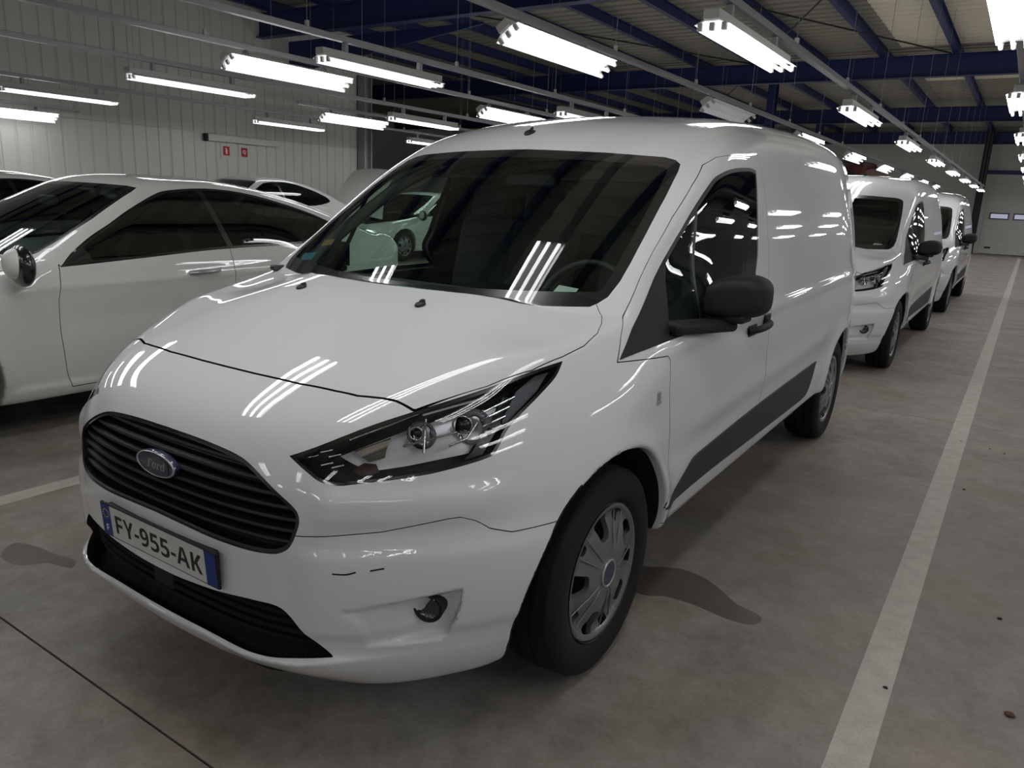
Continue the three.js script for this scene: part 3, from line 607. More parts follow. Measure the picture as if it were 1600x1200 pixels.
const LAMP = (() => { // headlamp outline in (u, y), u across the corner
  const u = (x, z) => x * 0.6 - z * 0.8;
  const pts = [[0.411, 0.785, 0.779], [0.469, 0.757, 0.777], [0.505, 0.739, 0.767], [0.542, 0.734, 0.747], [0.575, 0.738, 0.719], [0.664, 0.75, 0.621], [0.715, 0.762, 0.553], [0.762, 0.78, 0.472], [0.773, 0.794, 0.45], [0.772, 0.839, 0.404], [0.777, 0.87, 0.351], [0.785, 0.907, 0.276], [0.786, 0.941, 0.207], [0.778, 0.975, 0.16], [0.747, 0.959, 0.267], [0.695, 0.928, 0.392], [0.605, 0.885, 0.556], [0.526, 0.846, 0.669]];
  return { u, pts: smoothOutline(pts.map(([x, y, z]) => [u(x, z), y]), 4, [0, 13]) };
})();

function wheelGeometry() {
  const prof = (list) => list.map((p) => new THREE.Vector2(...p));
  // lathe round y, then turned so that the axle runs along x and the face looks to +x
  const face = (g) => g.rotateZ(-Math.PI / 2);
  const tyre = face(new THREE.LatheGeometry(prof([[0.205, 0.075], [0.222, 0.093], [0.24, 0.1], [0.268, 0.104], [0.292, 0.1], [0.308, 0.091], [0.314, 0.08], [0.3165, 0.074], [0.3145, 0.069], [0.319, 0.045], [0.32, 0.03], [0.3125, 0.028], [0.3125, 0.022], [0.3205, 0.02], [0.3205, -0.02], [0.3125, -0.022], [0.3125, -0.028], [0.32, -0.03], [0.314, -0.08], [0.295, -0.1], [0.25, -0.1], [0.205, -0.08]]), 72));
  const rimG = face(new THREE.LatheGeometry(prof([[0.215, 0.094], [0.209, 0.086], [0.2, 0.05], [0.195, -0.02], [0.19, -0.08], [0.215, -0.09]]), 60));
  const disc = face(new THREE.LatheGeometry(prof([[0.0, 0.01], [0.15, 0.012], [0.19, 0.0]]), 40));
  // hubcap: a shallow dish with windows, from a polar grid that is carved
  const T = [], NR = 26, NA = 150, R0 = 0.028, R1 = 0.2135;
  const h = (r) => 0.088 + 0.016 * sstep(0.19, 0.06, r) - 0.010 * Math.exp(-(((r - 0.175) / 0.02) ** 2)) + 0.006 * sstep(0.185, 0.205, r) - 0.012 * sstep(0.207, 0.2135, r);
  const pt = (i, j) => { const r = R0 + ((R1 - R0) * i) / NR, a = (2 * Math.PI * j) / NA; return [r, a]; };
  const spoke = (a) => 0.004 * Math.cos(5 * (a - 1.36));
  const pos = ([r, a]) => [h(r) + spoke(a) * sstep(0.06, 0.13, r) * sstep(0.2, 0.18, r), r * Math.sin(a), r * Math.cos(a)];
  const full = ([r, a]) => { const p = pos([r, a]), e = 0.0015, q1 = pos([r + e, a]), q2 = pos([r, a + e / r]); const A = [q1[0] - p[0], q1[1] - p[1], q1[2] - p[2]], B = [q2[0] - p[0], q2[1] - p[1], q2[2] - p[2]]; let n = [A[1] * B[2] - A[2] * B[1], A[2] * B[0] - A[0] * B[2], A[0] * B[1] - A[1] * B[0]]; const l = Math.hypot(...n) * (n[0] < 0 ? -1 : 1); return [...p, ...n.map((v) => v / l)]; };
  const V = []; for (let i = 0; i <= NR; i++) for (let j = 0; j <= NA; j++) V.push(full(pt(i, j)));
  const tri = (a, b, c) => { const t = new Float64Array(18); [a, b, c].forEach((k, s) => { t.set(V[k].slice(0, 3), s * 3); t.set(V[k].slice(3), 9 + s * 3); }); T.push(t); };
  for (let i = 0; i < NR; i++) for (let j = 0; j < NA; j++) { const a = i * (NA + 1) + j, b = a + NA + 1; tri(a, a + 1, b); tri(a + 1, b + 1, b); }
  const holes = (x, y, z) => {
    const r = Math.hypot(y, z), a = Math.atan2(y, z); let d = 1;
    for (let k = 0; k < 5; k++) {
      const slot = (ac, rc, wr, wa, rr) => { let da = a - ac; da = Math.atan2(Math.sin(da), Math.cos(da)); const qx = Math.abs(r - rc) - (wr - rr), qy = Math.abs(da) * r - (wa * (0.75 + 0.25 * (r - rc + wr) / wr) - rr); return Math.hypot(Math.max(qx, 0), Math.max(qy, 0)) + Math.min(Math.max(qx, qy), 0) - rr; };
      d = Math.min(d, slot(1.36 + (2 * Math.PI * k) / 5, 0.154, 0.037, 0.030, 0.015), slot(1.36 + (2 * Math.PI * (k + 0.5)) / 5, 0.174, 0.019, 0.019, 0.008));
    }
    return d;
  };
  const c = carve(T, holes, 0, 2);
  const hub = soup(c.outside, rim(c.cutOut, 0.016)), ringG = face(new THREE.TorusGeometry(0.04, 0.004, 8, 40).rotateX(-Math.PI / 2).translate(0, 0.106, 0));
  const groove = [];
  for (let k = 0; k < 5; k++) for (const s of [-1, 1]) { const a = 1.36 + (2 * Math.PI * (k + 0.5)) / 5 + s * 0.16, p = (r) => [h(r) + 0.0005, r * Math.sin(a), r * Math.cos(a)]; groove.push(tube([p(0.06), p(0.1), p(0.14), p(0.19)], 0.0022, 10, 5)); }
  const badge = face(new THREE.CylinderGeometry(0.036, 0.037, 0.008, 36).translate(0, 0.104, 0));
  return { tyre, rimG, disc, hub, ringG, badge, ridge: merge(groove) };
}
let WHEEL;
function addWheel(parent, pos, left) {
  WHEEL ??= wheelGeometry();
  const w = new THREE.Group(); w.name = 'wheel'; parent.add(w); w.position.set(...pos); if (!left) w.rotation.y = Math.PI;
  part('tyre', WHEEL.tyre, M.rubber, w); part('rim', [WHEEL.rimG, WHEEL.disc], M.steelDark, w);
  part('hubcap', [WHEEL.hub, WHEEL.ridge], M.hubcap, w); part('badge_ring', WHEEL.ringG, M.satin, w); part('badge', WHEEL.badge, M.blueBadge, w, 'dark blue round badge');
  return w;
}
M.pillar = new THREE.MeshStandardMaterial({ color: new THREE.Color(0.06, 0.062, 0.058), roughness: 0.9 });
M.lining = new THREE.MeshStandardMaterial({ color: new THREE.Color(0.035, 0.035, 0.036), roughness: 0.9 });
M.slat = new THREE.MeshStandardMaterial({ color: new THREE.Color(0.011, 0.011, 0.012), roughness: 0.45 });
M.bandGrey = new THREE.MeshStandardMaterial({ color: new THREE.Color(0.09, 0.095, 0.105), roughness: 0.5 });
M.blueBadge = new THREE.MeshPhysicalMaterial({ color: new THREE.Color(0.008, 0.012, 0.06), roughness: 0.4, clearcoat: 1, clearcoatRoughness: 0.05 });

// depth of the body's skin seen along z (front face) or x (flank)
function skinZ(x, y) { let a = 0.3, b = 1.05; for (let i = 0; i < 40; i++) { const m = (a + b) / 2; if (vanF(x, y, m) < 0) a = m; else b = m; } return a; }
function skinX(y, z) { let a = 0.3, b = 1.05; for (let i = 0; i < 40; i++) { const m = (a + b) / 2; if (vanF(m, y, z) < 0) a = m; else b = m; } return a; }

function buildVan(label, group) {
  const zs = [...range(-4.02, -1.3, 0.032), ...range(-1.288, 0.96, 0.0115)];
  let skin = halfSkin([-0.0115, ...range(0, 0.955, 0.0115)], [...range(0.13, 1.24, 0.0115), ...range(1.253, 1.9, 0.0128)], zs, vanGrid, vanF);
  const van = thing('cargo_van', label, 'van', [0, 0, 0], 0, group);
  const gapCuts = [], take = (sd, off, lv) => { const c = carve(skin, sd, off, lv); skin = c.outside; if (off) gapCuts.push(c.cutIn); return c; };
  // ---- windscreen
  const wsD = outline(LINES.windscreen), foot = (x, z) => z + 0.28 * x * x - 0.02 + 0.06 * x * x, ws = take((x, y, z, nx, ny) => (z > -1.02 && z < 0.2 && y > 1.0 ? Math.max(wsD(x, y), foot(x, z)) : 1), 0, 3);
  const frit = carve(ws.inside, (x, y, z) => Math.max(wsD(x, y) + 0.034, foot(x, z) + 0.055), 0, 3);
  const screen = part('windscreen', soup(...both(frit.inside)), M.glass, van);
  part('windscreen_border', soup(...both(frit.outside), ...both(sink(frit.outside, 0.006))), M.blackGloss, van, 'glossy black border round the windscreen');
  // ---- grille opening
  const grD = outline(LINES.grille), gr = take((x, y, z) => (z > 0.6 ? grD(x, y) : 1), 0, 3);
  const grille = part('grille', soup(...both(sink(gr.inside, 0.055)), ...both(rim(gr.cutOut, 0.057))), M.blackPlastic, van);
  part('grille_surround', soup(...both(carve(sink(gr.inside, 0.004), (x, y) => -(grD(x, y) + 0.011), 0, 3).inside)), M.blackGloss, grille);
  for (let k = 0; k < 7; k++) {
    const yc = 0.585 + k * 0.0275; let w = 0.2; while (w < 0.5 && grD(w, yc) < -0.006) w += 0.004;
    const list = [], N = 28, sec = [[0.0, 0.009], [0.012, 0.006], [0.014, 0], [0.010, -0.005], [-0.02, -0.008], [-0.02, 0.008]];
    const P = [], idx = []; for (let i = 0; i <= N; i++) { const x = -w + (2 * w * i) / N, zz = skinZ(Math.abs(x), yc) - 0.026; for (const [dz, dy] of sec) P.push(x, yc + dy, zz + dz); }
    for (let i = 0; i < N; i++) for (let s = 0; s < 6; s++) { const a = i * 6 + s, b = i * 6 + (s + 1) % 6; idx.push(a, a + 6, b, b, a + 6, b + 6); }
    const g = new THREE.BufferGeometry(); g.setAttribute('position', new THREE.Float32BufferAttribute(P, 3)); g.setIndex(idx); const q = g.toNonIndexed(); q.computeVertexNormals();
    part('slat', q, M.slat, grille);
  }
  { // oval badge in the grille
    const oval = (a, b, d) => { const s = new THREE.Shape(); s.absellipse(0, 0, a, b, 0, Math.PI * 2); return new THREE.ExtrudeGeometry(s, { depth: d, bevelEnabled: true, bevelSize: 0.002, bevelThickness: 0.003, bevelSegments: 2, curveSegments: 40 }); };
    const b = new THREE.Group(); b.name = 'badge'; van.add(b); b.position.set(0, 0.69, 0.852);
    part('badge_plate', oval(0.082, 0.033, 0.01), M.blueBadge, b);
    const ring = new THREE.TorusGeometry(1, 0.05, 8, 60).scale(0.08, 0.031, 0.06); part('badge_ring', ring.translate(0, 0, 0.014), M.satin, b);
    const t = canvasTexture(256, 104, (g, w, h) => { g.fillStyle = '#0b0f30'; g.fillRect(0, 0, w, h); g.fillStyle = '#8b8f9a'; g.font = 'italic bold 76px serif'; g.textAlign = 'center'; g.textBaseline = 'middle'; g.fillText('Ford', w / 2, h * 0.54); });
    part('badge_lettering', new THREE.PlaneGeometry(0.11, 0.044).translate(0, 0, 0.0142), new THREE.MeshPhysicalMaterial({ map: t, roughness: 0.4, clearcoat: 1 }), b);
  }
  // ---- lower intake
  const inD = outline(LINES.intake), it = take((x, y, z) => (z > 0.6 ? inD(x, y) : 1), 0, 3);
  const intake = part('lower_intake', soup(...both(sink(it.inside, 0.06)), ...both(rim(it.cutOut, 0.062))), M.void, van);
  for (let k = 0; k < 4; k++) {
    const yc = 0.318 + k * 0.024; let w = 0.2; while (w < 0.56 && inD(w, yc) < -0.006) w += 0.004;
    const P = []; for (let i = 0; i <= 20; i++) { const x = -w + (2 * w * i) / 20; P.push([x, yc, skinZ(Math.abs(x), yc) - 0.032]); }
    part('slat', tube(P, 0.0055, 40, 6), M.void, intake);
  }
  part('tow_cover', rbox(0.09, 0.075, 0.012, 0.005, -0.03, 0.365, 0.842), M.darkPlastic, intake);
  // ---- headlamps
  const hlD = outline(LAMP.pts), lampSd = (x, y, z) => (z > 0.1 && y > 0.7 && x > 0.3 ? hlD(LAMP.u(x, z), y) : 1);
  const hl = take(lampSd, 0, 3);
  const inner = carve(hl.inside, (x, y, z) => lampSd(x, y, z) + 0.007, 0, 3);
  const lens = soup(inner.inside), edge = soup(sink(inner.outside, 0.001)), tub = soup(sink(hl.inside, 0.085), rim(hl.cutOut, 0.086));
  const flip = (g) => { const q = g.clone().scale(-1, 1, 1), p = q.attributes.position, n = q.attributes.normal; for (let i = 0; i < p.count; i += 3) for (const a of [p, n]) { const b = [a.getX(i + 1), a.getY(i + 1), a.getZ(i + 1)]; a.setXYZ(i + 1, a.getX(i + 2), a.getY(i + 2), a.getZ(i + 2)); a.setXYZ(i + 2, ...b); } return q; };
  // pieces inside the lamp, placed behind the lens
  const on = (x, y, back) => new THREE.Vector3(x, y, skinZ(x, y) - back * Math.sqrt(1 + bodyCurves.planSlope(x) ** 2));
  const lampBits = { chrome: [], dark: [], grey: [], band: [], amber: [] };
  const bowl = (x, y, back, r, d, yaw) => { const pts = []; for (let i = 0; i <= 12; i++) { const t = i / 12; pts.push(new THREE.Vector2(0.012 + (r - 0.012) * t, d * t * t)); } const g = new THREE.LatheGeometry(pts, 40).rotateX(Math.PI / 2).rotateY(yaw); const p = on(x, y, back); return g.translate(p.x, p.y, p.z); };
  const sheetIn = (poly, back, list) => { const d = outline(poly); list.push(soup(sink(carve(hl.inside, (x, y, z) => (x > 0.2 ? d(x, y) : 1), 0, 3).inside, back))); };
  const rodAt = (x0, y0, b0, x1, y1, b1, r, list) => { const a = on(x0, y0, b0), b = on(x1, y1, b1); list.push(rod([a.x, a.y, a.z], [b.x, b.y, b.z], r)); };
  // bright tray with two bowls, a dark band round its outer end, black trim below and at the inner end
  sheetIn([[0.502, 0.81], [0.585, 0.768], [0.648, 0.776], [0.742, 0.796], [0.75, 0.86], [0.738, 0.905], [0.68, 0.905], [0.602, 0.872]], 0.058, lampBits.grey);
  sheetIn([[0.53, 0.82], [0.575, 0.79], [0.60, 0.80], [0.585, 0.85]], 0.048, lampBits.chrome);
  sheetIn([[0.64, 0.86], [0.655, 0.80], [0.70, 0.80], [0.715, 0.85], [0.70, 0.89], [0.66, 0.885]], 0.064, lampBits.chrome);
  sheetIn([[0.735, 0.78], [0.76, 0.79], [0.764, 0.86], [0.75, 0.915], [0.735, 0.918], [0.748, 0.86], [0.742, 0.80]], 0.03, lampBits.dark);
  sheetIn([[0.75, 0.925], [0.762, 0.86], [0.77, 0.85], [0.78, 0.92], [0.775, 0.96], [0.76, 0.955]], 0.025, lampBits.band);
  lampBits.chrome.push(bowl(0.609, 0.829, 0.075, 0.036, 0.04, 0.5), bowl(0.678, 0.843, 0.085, 0.046, 0.05, 0.6));
  for (const [x, y, r] of [[0.609, 0.829, 0.013], [0.678, 0.843, 0.019]]) { const p = on(x, y, 0.06); lampBits.dark.push(new THREE.SphereGeometry(r, 20, 14).translate(p.x, p.y, p.z + 0.004)); const q = on(x, y, 0.05); lampBits.chrome.push(new THREE.TorusGeometry(r * 1.25, 0.0028, 8, 30).rotateY(0.55).translate(q.x, q.y, q.z)); }
  rodAt(0.621, 0.862, 0.028, 0.648, 0.792, 0.028, 0.0032, lampBits.chrome); rodAt(0.605, 0.806, 0.036, 0.682, 0.832, 0.036, 0.003, lampBits.chrome);
  rodAt(0.679, 0.803, 0.036, 0.702, 0.816, 0.036, 0.003, lampBits.chrome); rodAt(0.702, 0.816, 0.036, 0.706, 0.85, 0.036, 0.003, lampBits.chrome);
  for (let k = 0; k < 4; k++) rodAt(0.70 + k * 0.008, 0.868 - k * 0.014, 0.04, 0.738 + k * 0.003, 0.900 - k * 0.02, 0.035, 0.0035, lampBits.chrome);
  rodAt(0.51, 0.822, 0.022, 0.606, 0.876, 0.022, 0.0035, lampBits.chrome); rodAt(0.612, 0.872, 0.024, 0.70, 0.905, 0.024, 0.003, lampBits.grey);
  for (const [x, y] of [[0.455, 0.785], [0.478, 0.798], [0.492, 0.772], [0.515, 0.768], [0.50, 0.79]]) rodAt(x - 0.011, y - 0.004, 0.02, x + 0.011, y + 0.003, 0.02, 0.0028, lampBits.chrome);
  sheetIn([[0.548, 0.772], [0.572, 0.758], [0.604, 0.764], [0.59, 0.786], [0.565, 0.79]], 0.055, lampBits.amber);
  const bits = Object.fromEntries(Object.entries(lampBits).map(([k, v]) => [k, merge(v)]));
  for (const left of [true, false]) {
    const f = (g) => (left ? g : flip(g)), h = new THREE.Group(); h.name = 'headlight'; van.add(h);
    part('housing', f(tub), M.blackPlastic, h); part('lens', f(lens), M.lens, h); part('lens_edge', f(edge), M.blackGloss, h);
    part('reflector', f(bits.chrome), M.chrome, h); part('bulb_shield', f(bits.dark), M.blackGloss, h); part('bezel', f(bits.grey), M.lampTray, h); part('outer_band', f(bits.band), M.bandGrey, h); part('side_marker', f(bits.amber), M.amber, h);
  }
  // ---- door windows: glass, divider bar and the black corner panel that carries the mirror
  const wiD = outline(LINES.window), wi = take((x, y, z, nx) => (x > 0.55 && nx > 0.3 ? wiD(z, y) : 1), 0, 2);
  const corner = carve(wi.inside, (x, y, z) => -0.302 - z - 0.7 * (y - 0.99), 0, 2);
  const pane = carve(corner.outside, (x, y, z) => wiD(z, y) + 0.014, 0, 2);
  const bar = carve(pane.inside, (x, y, z) => Math.abs(z + 0.605 + 0.37 * (y - 1.13)) - 0.009, 0, 2);
  // ---- cladding along the sill
  const clD = outline(LINES.cladding), cl = take((x, y, z, nx) => (x > 0.7 && nx > 0.3 ? clD(z, y) : 1), 0, 3);
  part('door_cladding', soup(...both(sink(cl.inside, -0.007)), ...both(rim(cl.cutIn.map((s) => s.map((v) => [0, 1, 2].map((i) => v[i] + v[3 + i] * 0.007).concat(v.slice(3)))), 0.012, true)), ...both(sink(cl.inside, 0.004))), M.greyPlastic, van, 'dark plastic cladding along the lower doors');
  // ---- inside of the wheel arches, behind the painted lip
  const ar = take((x, y, z) => (x > 0.3 && y < 0.8 ? Math.max(vanArch(y, z) - 0.012, x - vanX(y, z) + 0.03) : 1), 0, 2);
  // ---- bumper, bonnet, doors
  const bl = [[0.3, 0.6], [0.481, 0.612], [0.629, 0.626], [0.735, 0.650], [0.752, 0.651], [0.772, 0.638], [0.794, 0.614], [0.829, 0.597], [0.89, 0.597], [0.95, 0.598]];
  const blineY = (x) => { for (let i = 0; i + 1 < bl.length; i++) if (x <= bl[i + 1][0]) return bl[i][1] + ((bl[i + 1][1] - bl[i][1]) * Math.max(0, x - bl[i][0])) / (bl[i + 1][0] - bl[i][0]); return 0.6; };
  const bu = take((x, y, z) => Math.max(y - blineY(x), 0.22 - z), 0.0012, 3);
  part('front_bumper', soup(...both(bu.inside)), M.paint, van);
  const hoD = outline(LINES.hood), ho = take((x, y, z, nx, ny) => (y > 0.8 && ny > 0.1 ? hoD(x, z) * (1 + 2.2 * sstep(0.56, 0.4, z)) : 1), 0.0032, 3);
  part('bonnet', soup(...both(ho.inside)), M.paint, van);
  const doD = outline(LINES.door), dr = take((x, y, z, nx) => (x > 0.5 && nx > 0.2 ? doD(z, y) * (1 + 1.2 * sstep(0.95, 1.1, y)) : 1), 0.0014, 3);
  const fe = take((x, y, z, nx) => Math.max(-0.30 - z, y - 1.02 - 0.25 * (z > 0 ? 0 : -z), 0.3 - x, 0.05 - nx), 0, 1);
  const fen = soup(fe.inside), sid = soup(skin);
  part('body_shell', [sid, flip(sid)], M.paint, van);
  const lining = soup(sink(carve(skin, (x, y, z) => Math.max(z - 0.05, -1.5 - z, 0.55 - y), 0, 0).inside, 0.022));
  part('cab_lining', [lining, flip(lining)], M.lining, van);
  const arms = { glass: soup(bar.outside), barG: soup(bar.inside, sink(bar.inside, 0.01)), edgeG: soup(pane.outside, sink(pane.outside, 0.006)), cornerG: soup(sink(corner.inside, -0.002), rim(wi.cutIn, 0.004), sink(corner.inside, 0.01)) };
  const gapG = soup(...gapCuts.map((c) => seal(c, 0.012, 0.009)), ...[bu, ho, dr].flatMap((c) => [rim(c.cutIn, 0.009), rim(c.cutOut, 0.009)]), rim(wi.cutOut, 0.012));
  part('gap_seal', [gapG, flip(gapG)], M.void, van);
  // mirror
  const mirrorG = (() => {
    const g = new THREE.SphereGeometry(1, 48, 32), p = g.attributes.position;
    for (let i = 0; i < p.count; i++) {
      let x = p.getX(i), y = p.getY(i), z = p.getZ(i);
      const e = 0.42, sg = (v, k) => Math.sign(v) * Math.pow(Math.abs(v), k);
      x = sg(x, 0.44); y = sg(y, 0.4); z = z > 0 ? sg(z, 0.85) * 1.0 : sg(z, 0.3) * 0.45;
      const hgt = 0.073 + 0.011 * x - 0.012 * x * x * (x > 0 ? 1 : 0);
      p.setXYZ(i, 0.982 + 0.1 * x, 1.104 + hgt * y + 0.004 * x + (y > 0 ? -0.016 * x * x : 0.012 * x), -0.66 - 0.03 * x + 0.085 * z);
    }
    g.computeVertexNormals(); return g.toNonIndexed();
  })();
  const armG = merge([rbox(0.085, 0.042, 0.36, 0.018, 0, 0, 0).rotateX(-0.05).rotateY(-0.22).translate(0.912, 1.012, -0.5), rbox(0.12, 0.03, 0.1, 0.012, 0.965, 1.034, -0.645)]);
  const capG = new THREE.PlaneGeometry(0.16, 0.11).rotateY(Math.PI).translate(0.98, 1.1, -0.6995).toNonIndexed();
  const handleG = (() => { const zc = -1.17, y = 0.935, X = (z) => skinX(y, z); return merge([tube([[X(-1.05) + 0.005, y - 0.006, -1.055], [X(-1.1) + 0.034, y, -1.09], [X(zc) + 0.042, y + 0.004, zc], [X(-1.25) + 0.034, y + 0.007, -1.25], [X(-1.3) + 0.004, y + 0.008, -1.285]], 0.0145, 24, 10), rbox(0.012, 0.05, 0.075, 0.005, X(-1.3) + 0.006, y + 0.012, -1.305), rbox(0.008, 0.045, 0.1, 0.004, X(-1.13) + 0.003, y - 0.01, -1.12)]); })();
  const fogC = new THREE.Vector3(0.697, 0.415, 0); fogC.z = skinZ(fogC.x, fogC.y) + 0.012;
  const fogRing = new THREE.LatheGeometry([[0.026, -0.01], [0.030, 0.004], [0.033, 0.010], [0.036, 0.012], [0.038, 0.008], [0.038, -0.03]].map((p) => new THREE.Vector2(...p)), 36).rotateX(Math.PI / 2).rotateY(0.35).translate(fogC.x, fogC.y, fogC.z).toNonIndexed();
  const fogBowl = new THREE.LatheGeometry([[0.001, -0.004], [0.014, -0.003], [0.024, 0.001], [0.03, 0.006]].map((p) => new THREE.Vector2(...p)), 30).rotateX(Math.PI / 2).rotateY(0.35).translate(fogC.x, fogC.y, fogC.z).toNonIndexed();
  const fogLens = new THREE.SphereGeometry(0.05, 24, 10, 0, 6.3, 0, 0.6).rotateX(Math.PI / 2).translate(0, 0, -0.036).rotateY(0.35).translate(fogC.x, fogC.y, fogC.z).toNonIndexed();
  const doorG = soup(dr.inside);
  const trimG = sink(dr.inside, 0.03), trim = soup(trimG), archG = soup(ar.inside), well = (() => {
    const out = []; for (const cz of [0.03, -WB]) {
      const R = 0.39, N = 28, P = [], at = (i, x) => { const a = 0.02 + ((Math.PI - 0.04) * i) / N; return [x, 0.33 + R * Math.sin(a), cz + R * Math.cos(a)]; };
      for (let i = 0; i < N; i++) { const [a, b, c, d] = [at(i, 0.48), at(i, 0.845), at(i + 1, 0.48), at(i + 1, 0.845)]; P.push(...a, ...b, ...c, ...c, ...b, ...d); }
      const g = new THREE.BufferGeometry(); g.setAttribute('position', new THREE.Float32BufferAttribute(P, 3)); g.computeVertexNormals();
      out.push(merge([g, new THREE.CircleGeometry(R, 40, 0, Math.PI).rotateY(Math.PI / 2).translate(0.485, 0.33, cz)]));
    } return out;
  })();
  const sillG = merge([box(0.06, 0.1, 1.9, 0.79, 0.33, -1.5)]);
  const emblemG = merge([rbox(0.006, 0.03, 0.022, 0.003, skinX(0.83, -0.2) + 0.002, 0.832, -0.2), rbox(0.006, 0.012, 0.03, 0.003, skinX(0.815, -0.205) + 0.002, 0.812, -0.203)]);
  for (const left of [true, false]) {
    const f = (g) => (left ? g : flip(g.index ? g.toNonIndexed() : g));
    part('fender', f(fen), M.paint, van); part('fender_emblem', f(emblemG), M.satin, van);
    const d = part('front_door', f(doorG), M.paint, van);
    part('door_window', f(arms.glass), M.glass, d); part('window_seal', f(arms.edgeG), M.blackPlastic, d); part('window_bar', f(arms.barG), M.blackPlastic, d);
    part('corner_panel', f(arms.cornerG), M.darkPlastic, d, 'black plastic corner panel at the foot of the mirror');
    part('door_handle', f(handleG), M.darkPlastic, d); part('door_lining', f(trim), M.dash, d);
    const m = part('wing_mirror', f(merge([mirrorG])), M.darkPlastic, van, 'matte black wing mirror');
    part('mirror_arm', f(armG), M.darkPlastic, m); part('mirror_glass', f(capG), M.chrome, m);
    const fg = part('fog_lamp', f(fogRing), M.darkPlastic, van); part('reflector', f(fogBowl), M.blackGloss, fg); part('lens', f(fogLens), M.lens, fg);
    part('arch_lining', f(archG), M.void, van); for (const w of well) part('wheel_arch_liner', f(w), M.void, van); part('sill', f(sillG), M.void, van);
    for (const z of [0, -WB]) addWheel(van, [left ? 0.783 : -0.783, 0.3195, z], left);
  }
  // ---- number plate
  const plateT = canvasTexture(1040, 220, (g, w, h) => {
    g.fillStyle = '#cfd0cc'; g.fillRect(0, 0, w, h); g.fillStyle = '#15337e'; g.fillRect(0, 0, 92, h); g.fillRect(w - 92, 0, 92, h);
    g.fillStyle = '#e8d052'; for (let i = 0; i < 12; i++) { g.beginPath(); g.arc(46 + 27 * Math.cos(i * Math.PI / 6), 66 + 27 * Math.sin(i * Math.PI / 6), 4.5, 0, 7); g.fill(); }
    g.fillStyle = '#e9ebee'; g.font = 'bold 62px sans-serif'; g.textAlign = 'center'; g.textBaseline = 'middle'; g.fillText('F', 46, 164);
    g.fillStyle = '#15161a'; g.font = 'bold 168px sans-serif'; const txt = 'FY-955-AK', wid = g.measureText(txt).width; g.save(); g.translate(w / 2, h * 0.53); g.scale(800 / wid, 1); g.fillText(txt, 0, 0); g.restore();
    g.strokeStyle = '#15161a'; g.lineWidth = 5; g.strokeRect(3, 3, w - 6, h - 6);
  });
  const np = new THREE.Group(); np.name = 'number_plate'; van.add(np); np.position.set(0.010, 0.481, 0.8815); np.rotation.x = 0.07;
  part('plate_backing', rbox(0.515, 0.1, 0.008, 0.003), M.darkPlastic, np);
  part('plate_lettering', new THREE.PlaneGeometry(0.512, 0.097).translate(0, 0, 0.0046), new THREE.MeshPhysicalMaterial({ map: plateT, roughness: 0.5 }), np);
  part('plate_holder', rbox(0.48, 0.09, 0.03, 0.006, 0, 0.0, -0.016), M.blackPlastic, np);
  // ---- washer jets, aerial, wiper
  for (const x of [-0.273, 0.258]) { const y = vanT(Math.abs(x), 0.14); const g = merge([new THREE.SphereGeometry(0.016, 16, 12).scale(1.0, 0.55, 1.25), rbox(0.014, 0.016, 0.016, 0.004, 0, 0.005, -0.012)]).rotateX(0.2).translate(x, y + 0.003, 0.14); part('washer_jet', g, M.blackPlastic, van); }
  { const z = -0.985, y = vanT(0.1, z), g = merge([new THREE.SphereGeometry(0.03, 20, 12).scale(0.7, 0.45, 1.2).rotateX(0.25).translate(-0.1, y + 0.002, z), rod([-0.1, y + 0.01, z], [-0.1, y + 0.024, z - 0.02], 0.006)]); part('aerial', g, M.blackPlastic, van); }
  for (const e of [-1]) part('cowl_end', rbox(0.04, 0.022, 0.07, 0.009, 0, 0, 0).rotateY(e * 0.35).translate(e * 0.735, vanT(0.735, -0.15) + 0.002, -0.15), M.blackPlastic, van);
  // ---- inside
  const cabin = [];
  { const s = new THREE.Shape(smoothOutline([[-0.12, 1.06], [-0.3, 1.07], [-0.42, 1.045], [-0.5, 0.98], [-0.52, 0.86], [-0.45, 0.7], [-0.2, 0.6], [0.05, 0.9]], 6).map((p) => new THREE.Vector2(...p))); part('dashboard', new THREE.ExtrudeGeometry(s, { depth: 1.42, bevelEnabled: false }).rotateY(-Math.PI / 2).translate(0.71, 0, 0), M.dash, van); }
  part('bulkhead', [box(1.5, 1.3, 0.03, 0, 0.95, -1.46)], M.greyPlastic, van);
  part('cab_floor', [box(1.5, 0.03, 1.6, 0, 0.36, -0.75)], M.void, van);
  part('underbody', [box(1.0, 0.1, 4.1, 0, 0.23, -1.55), box(1.5, 0.14, 2.2, 0, 0.27, -1.53), box(0.9, 0.06, 0.6, 0, 0.21, 0.25)], M.void, van);
  part('axle', [rod([-0.75, 0.3195, 0], [0.75, 0.3195, 0], 0.03), rod([-0.75, 0.3195, -WB], [0.75, 0.3195, -WB], 0.04)], M.steelDark, van);
  for (const x of [0.38, -0.2, -0.52]) {
    const g = [rbox(x === 0.38 ? 0.5 : 0.36, 0.16, 0.5, 0.05, x, 0.66, -0.98, 3), rbox(x === 0.38 ? 0.48 : 0.35, 0.62, 0.14, 0.05, 0, 0, 0, 3).rotateX(-0.25).translate(x, 0.98, -1.27)], hr = rbox(0.25, 0.17, 0.09, 0.035, 0, 0, 0, 3).rotateX(-0.2).translate(x, 1.36, -1.345);
    const s = part('seat', g, M.seat, van); part('headrest', hr, M.seat, s);
  }
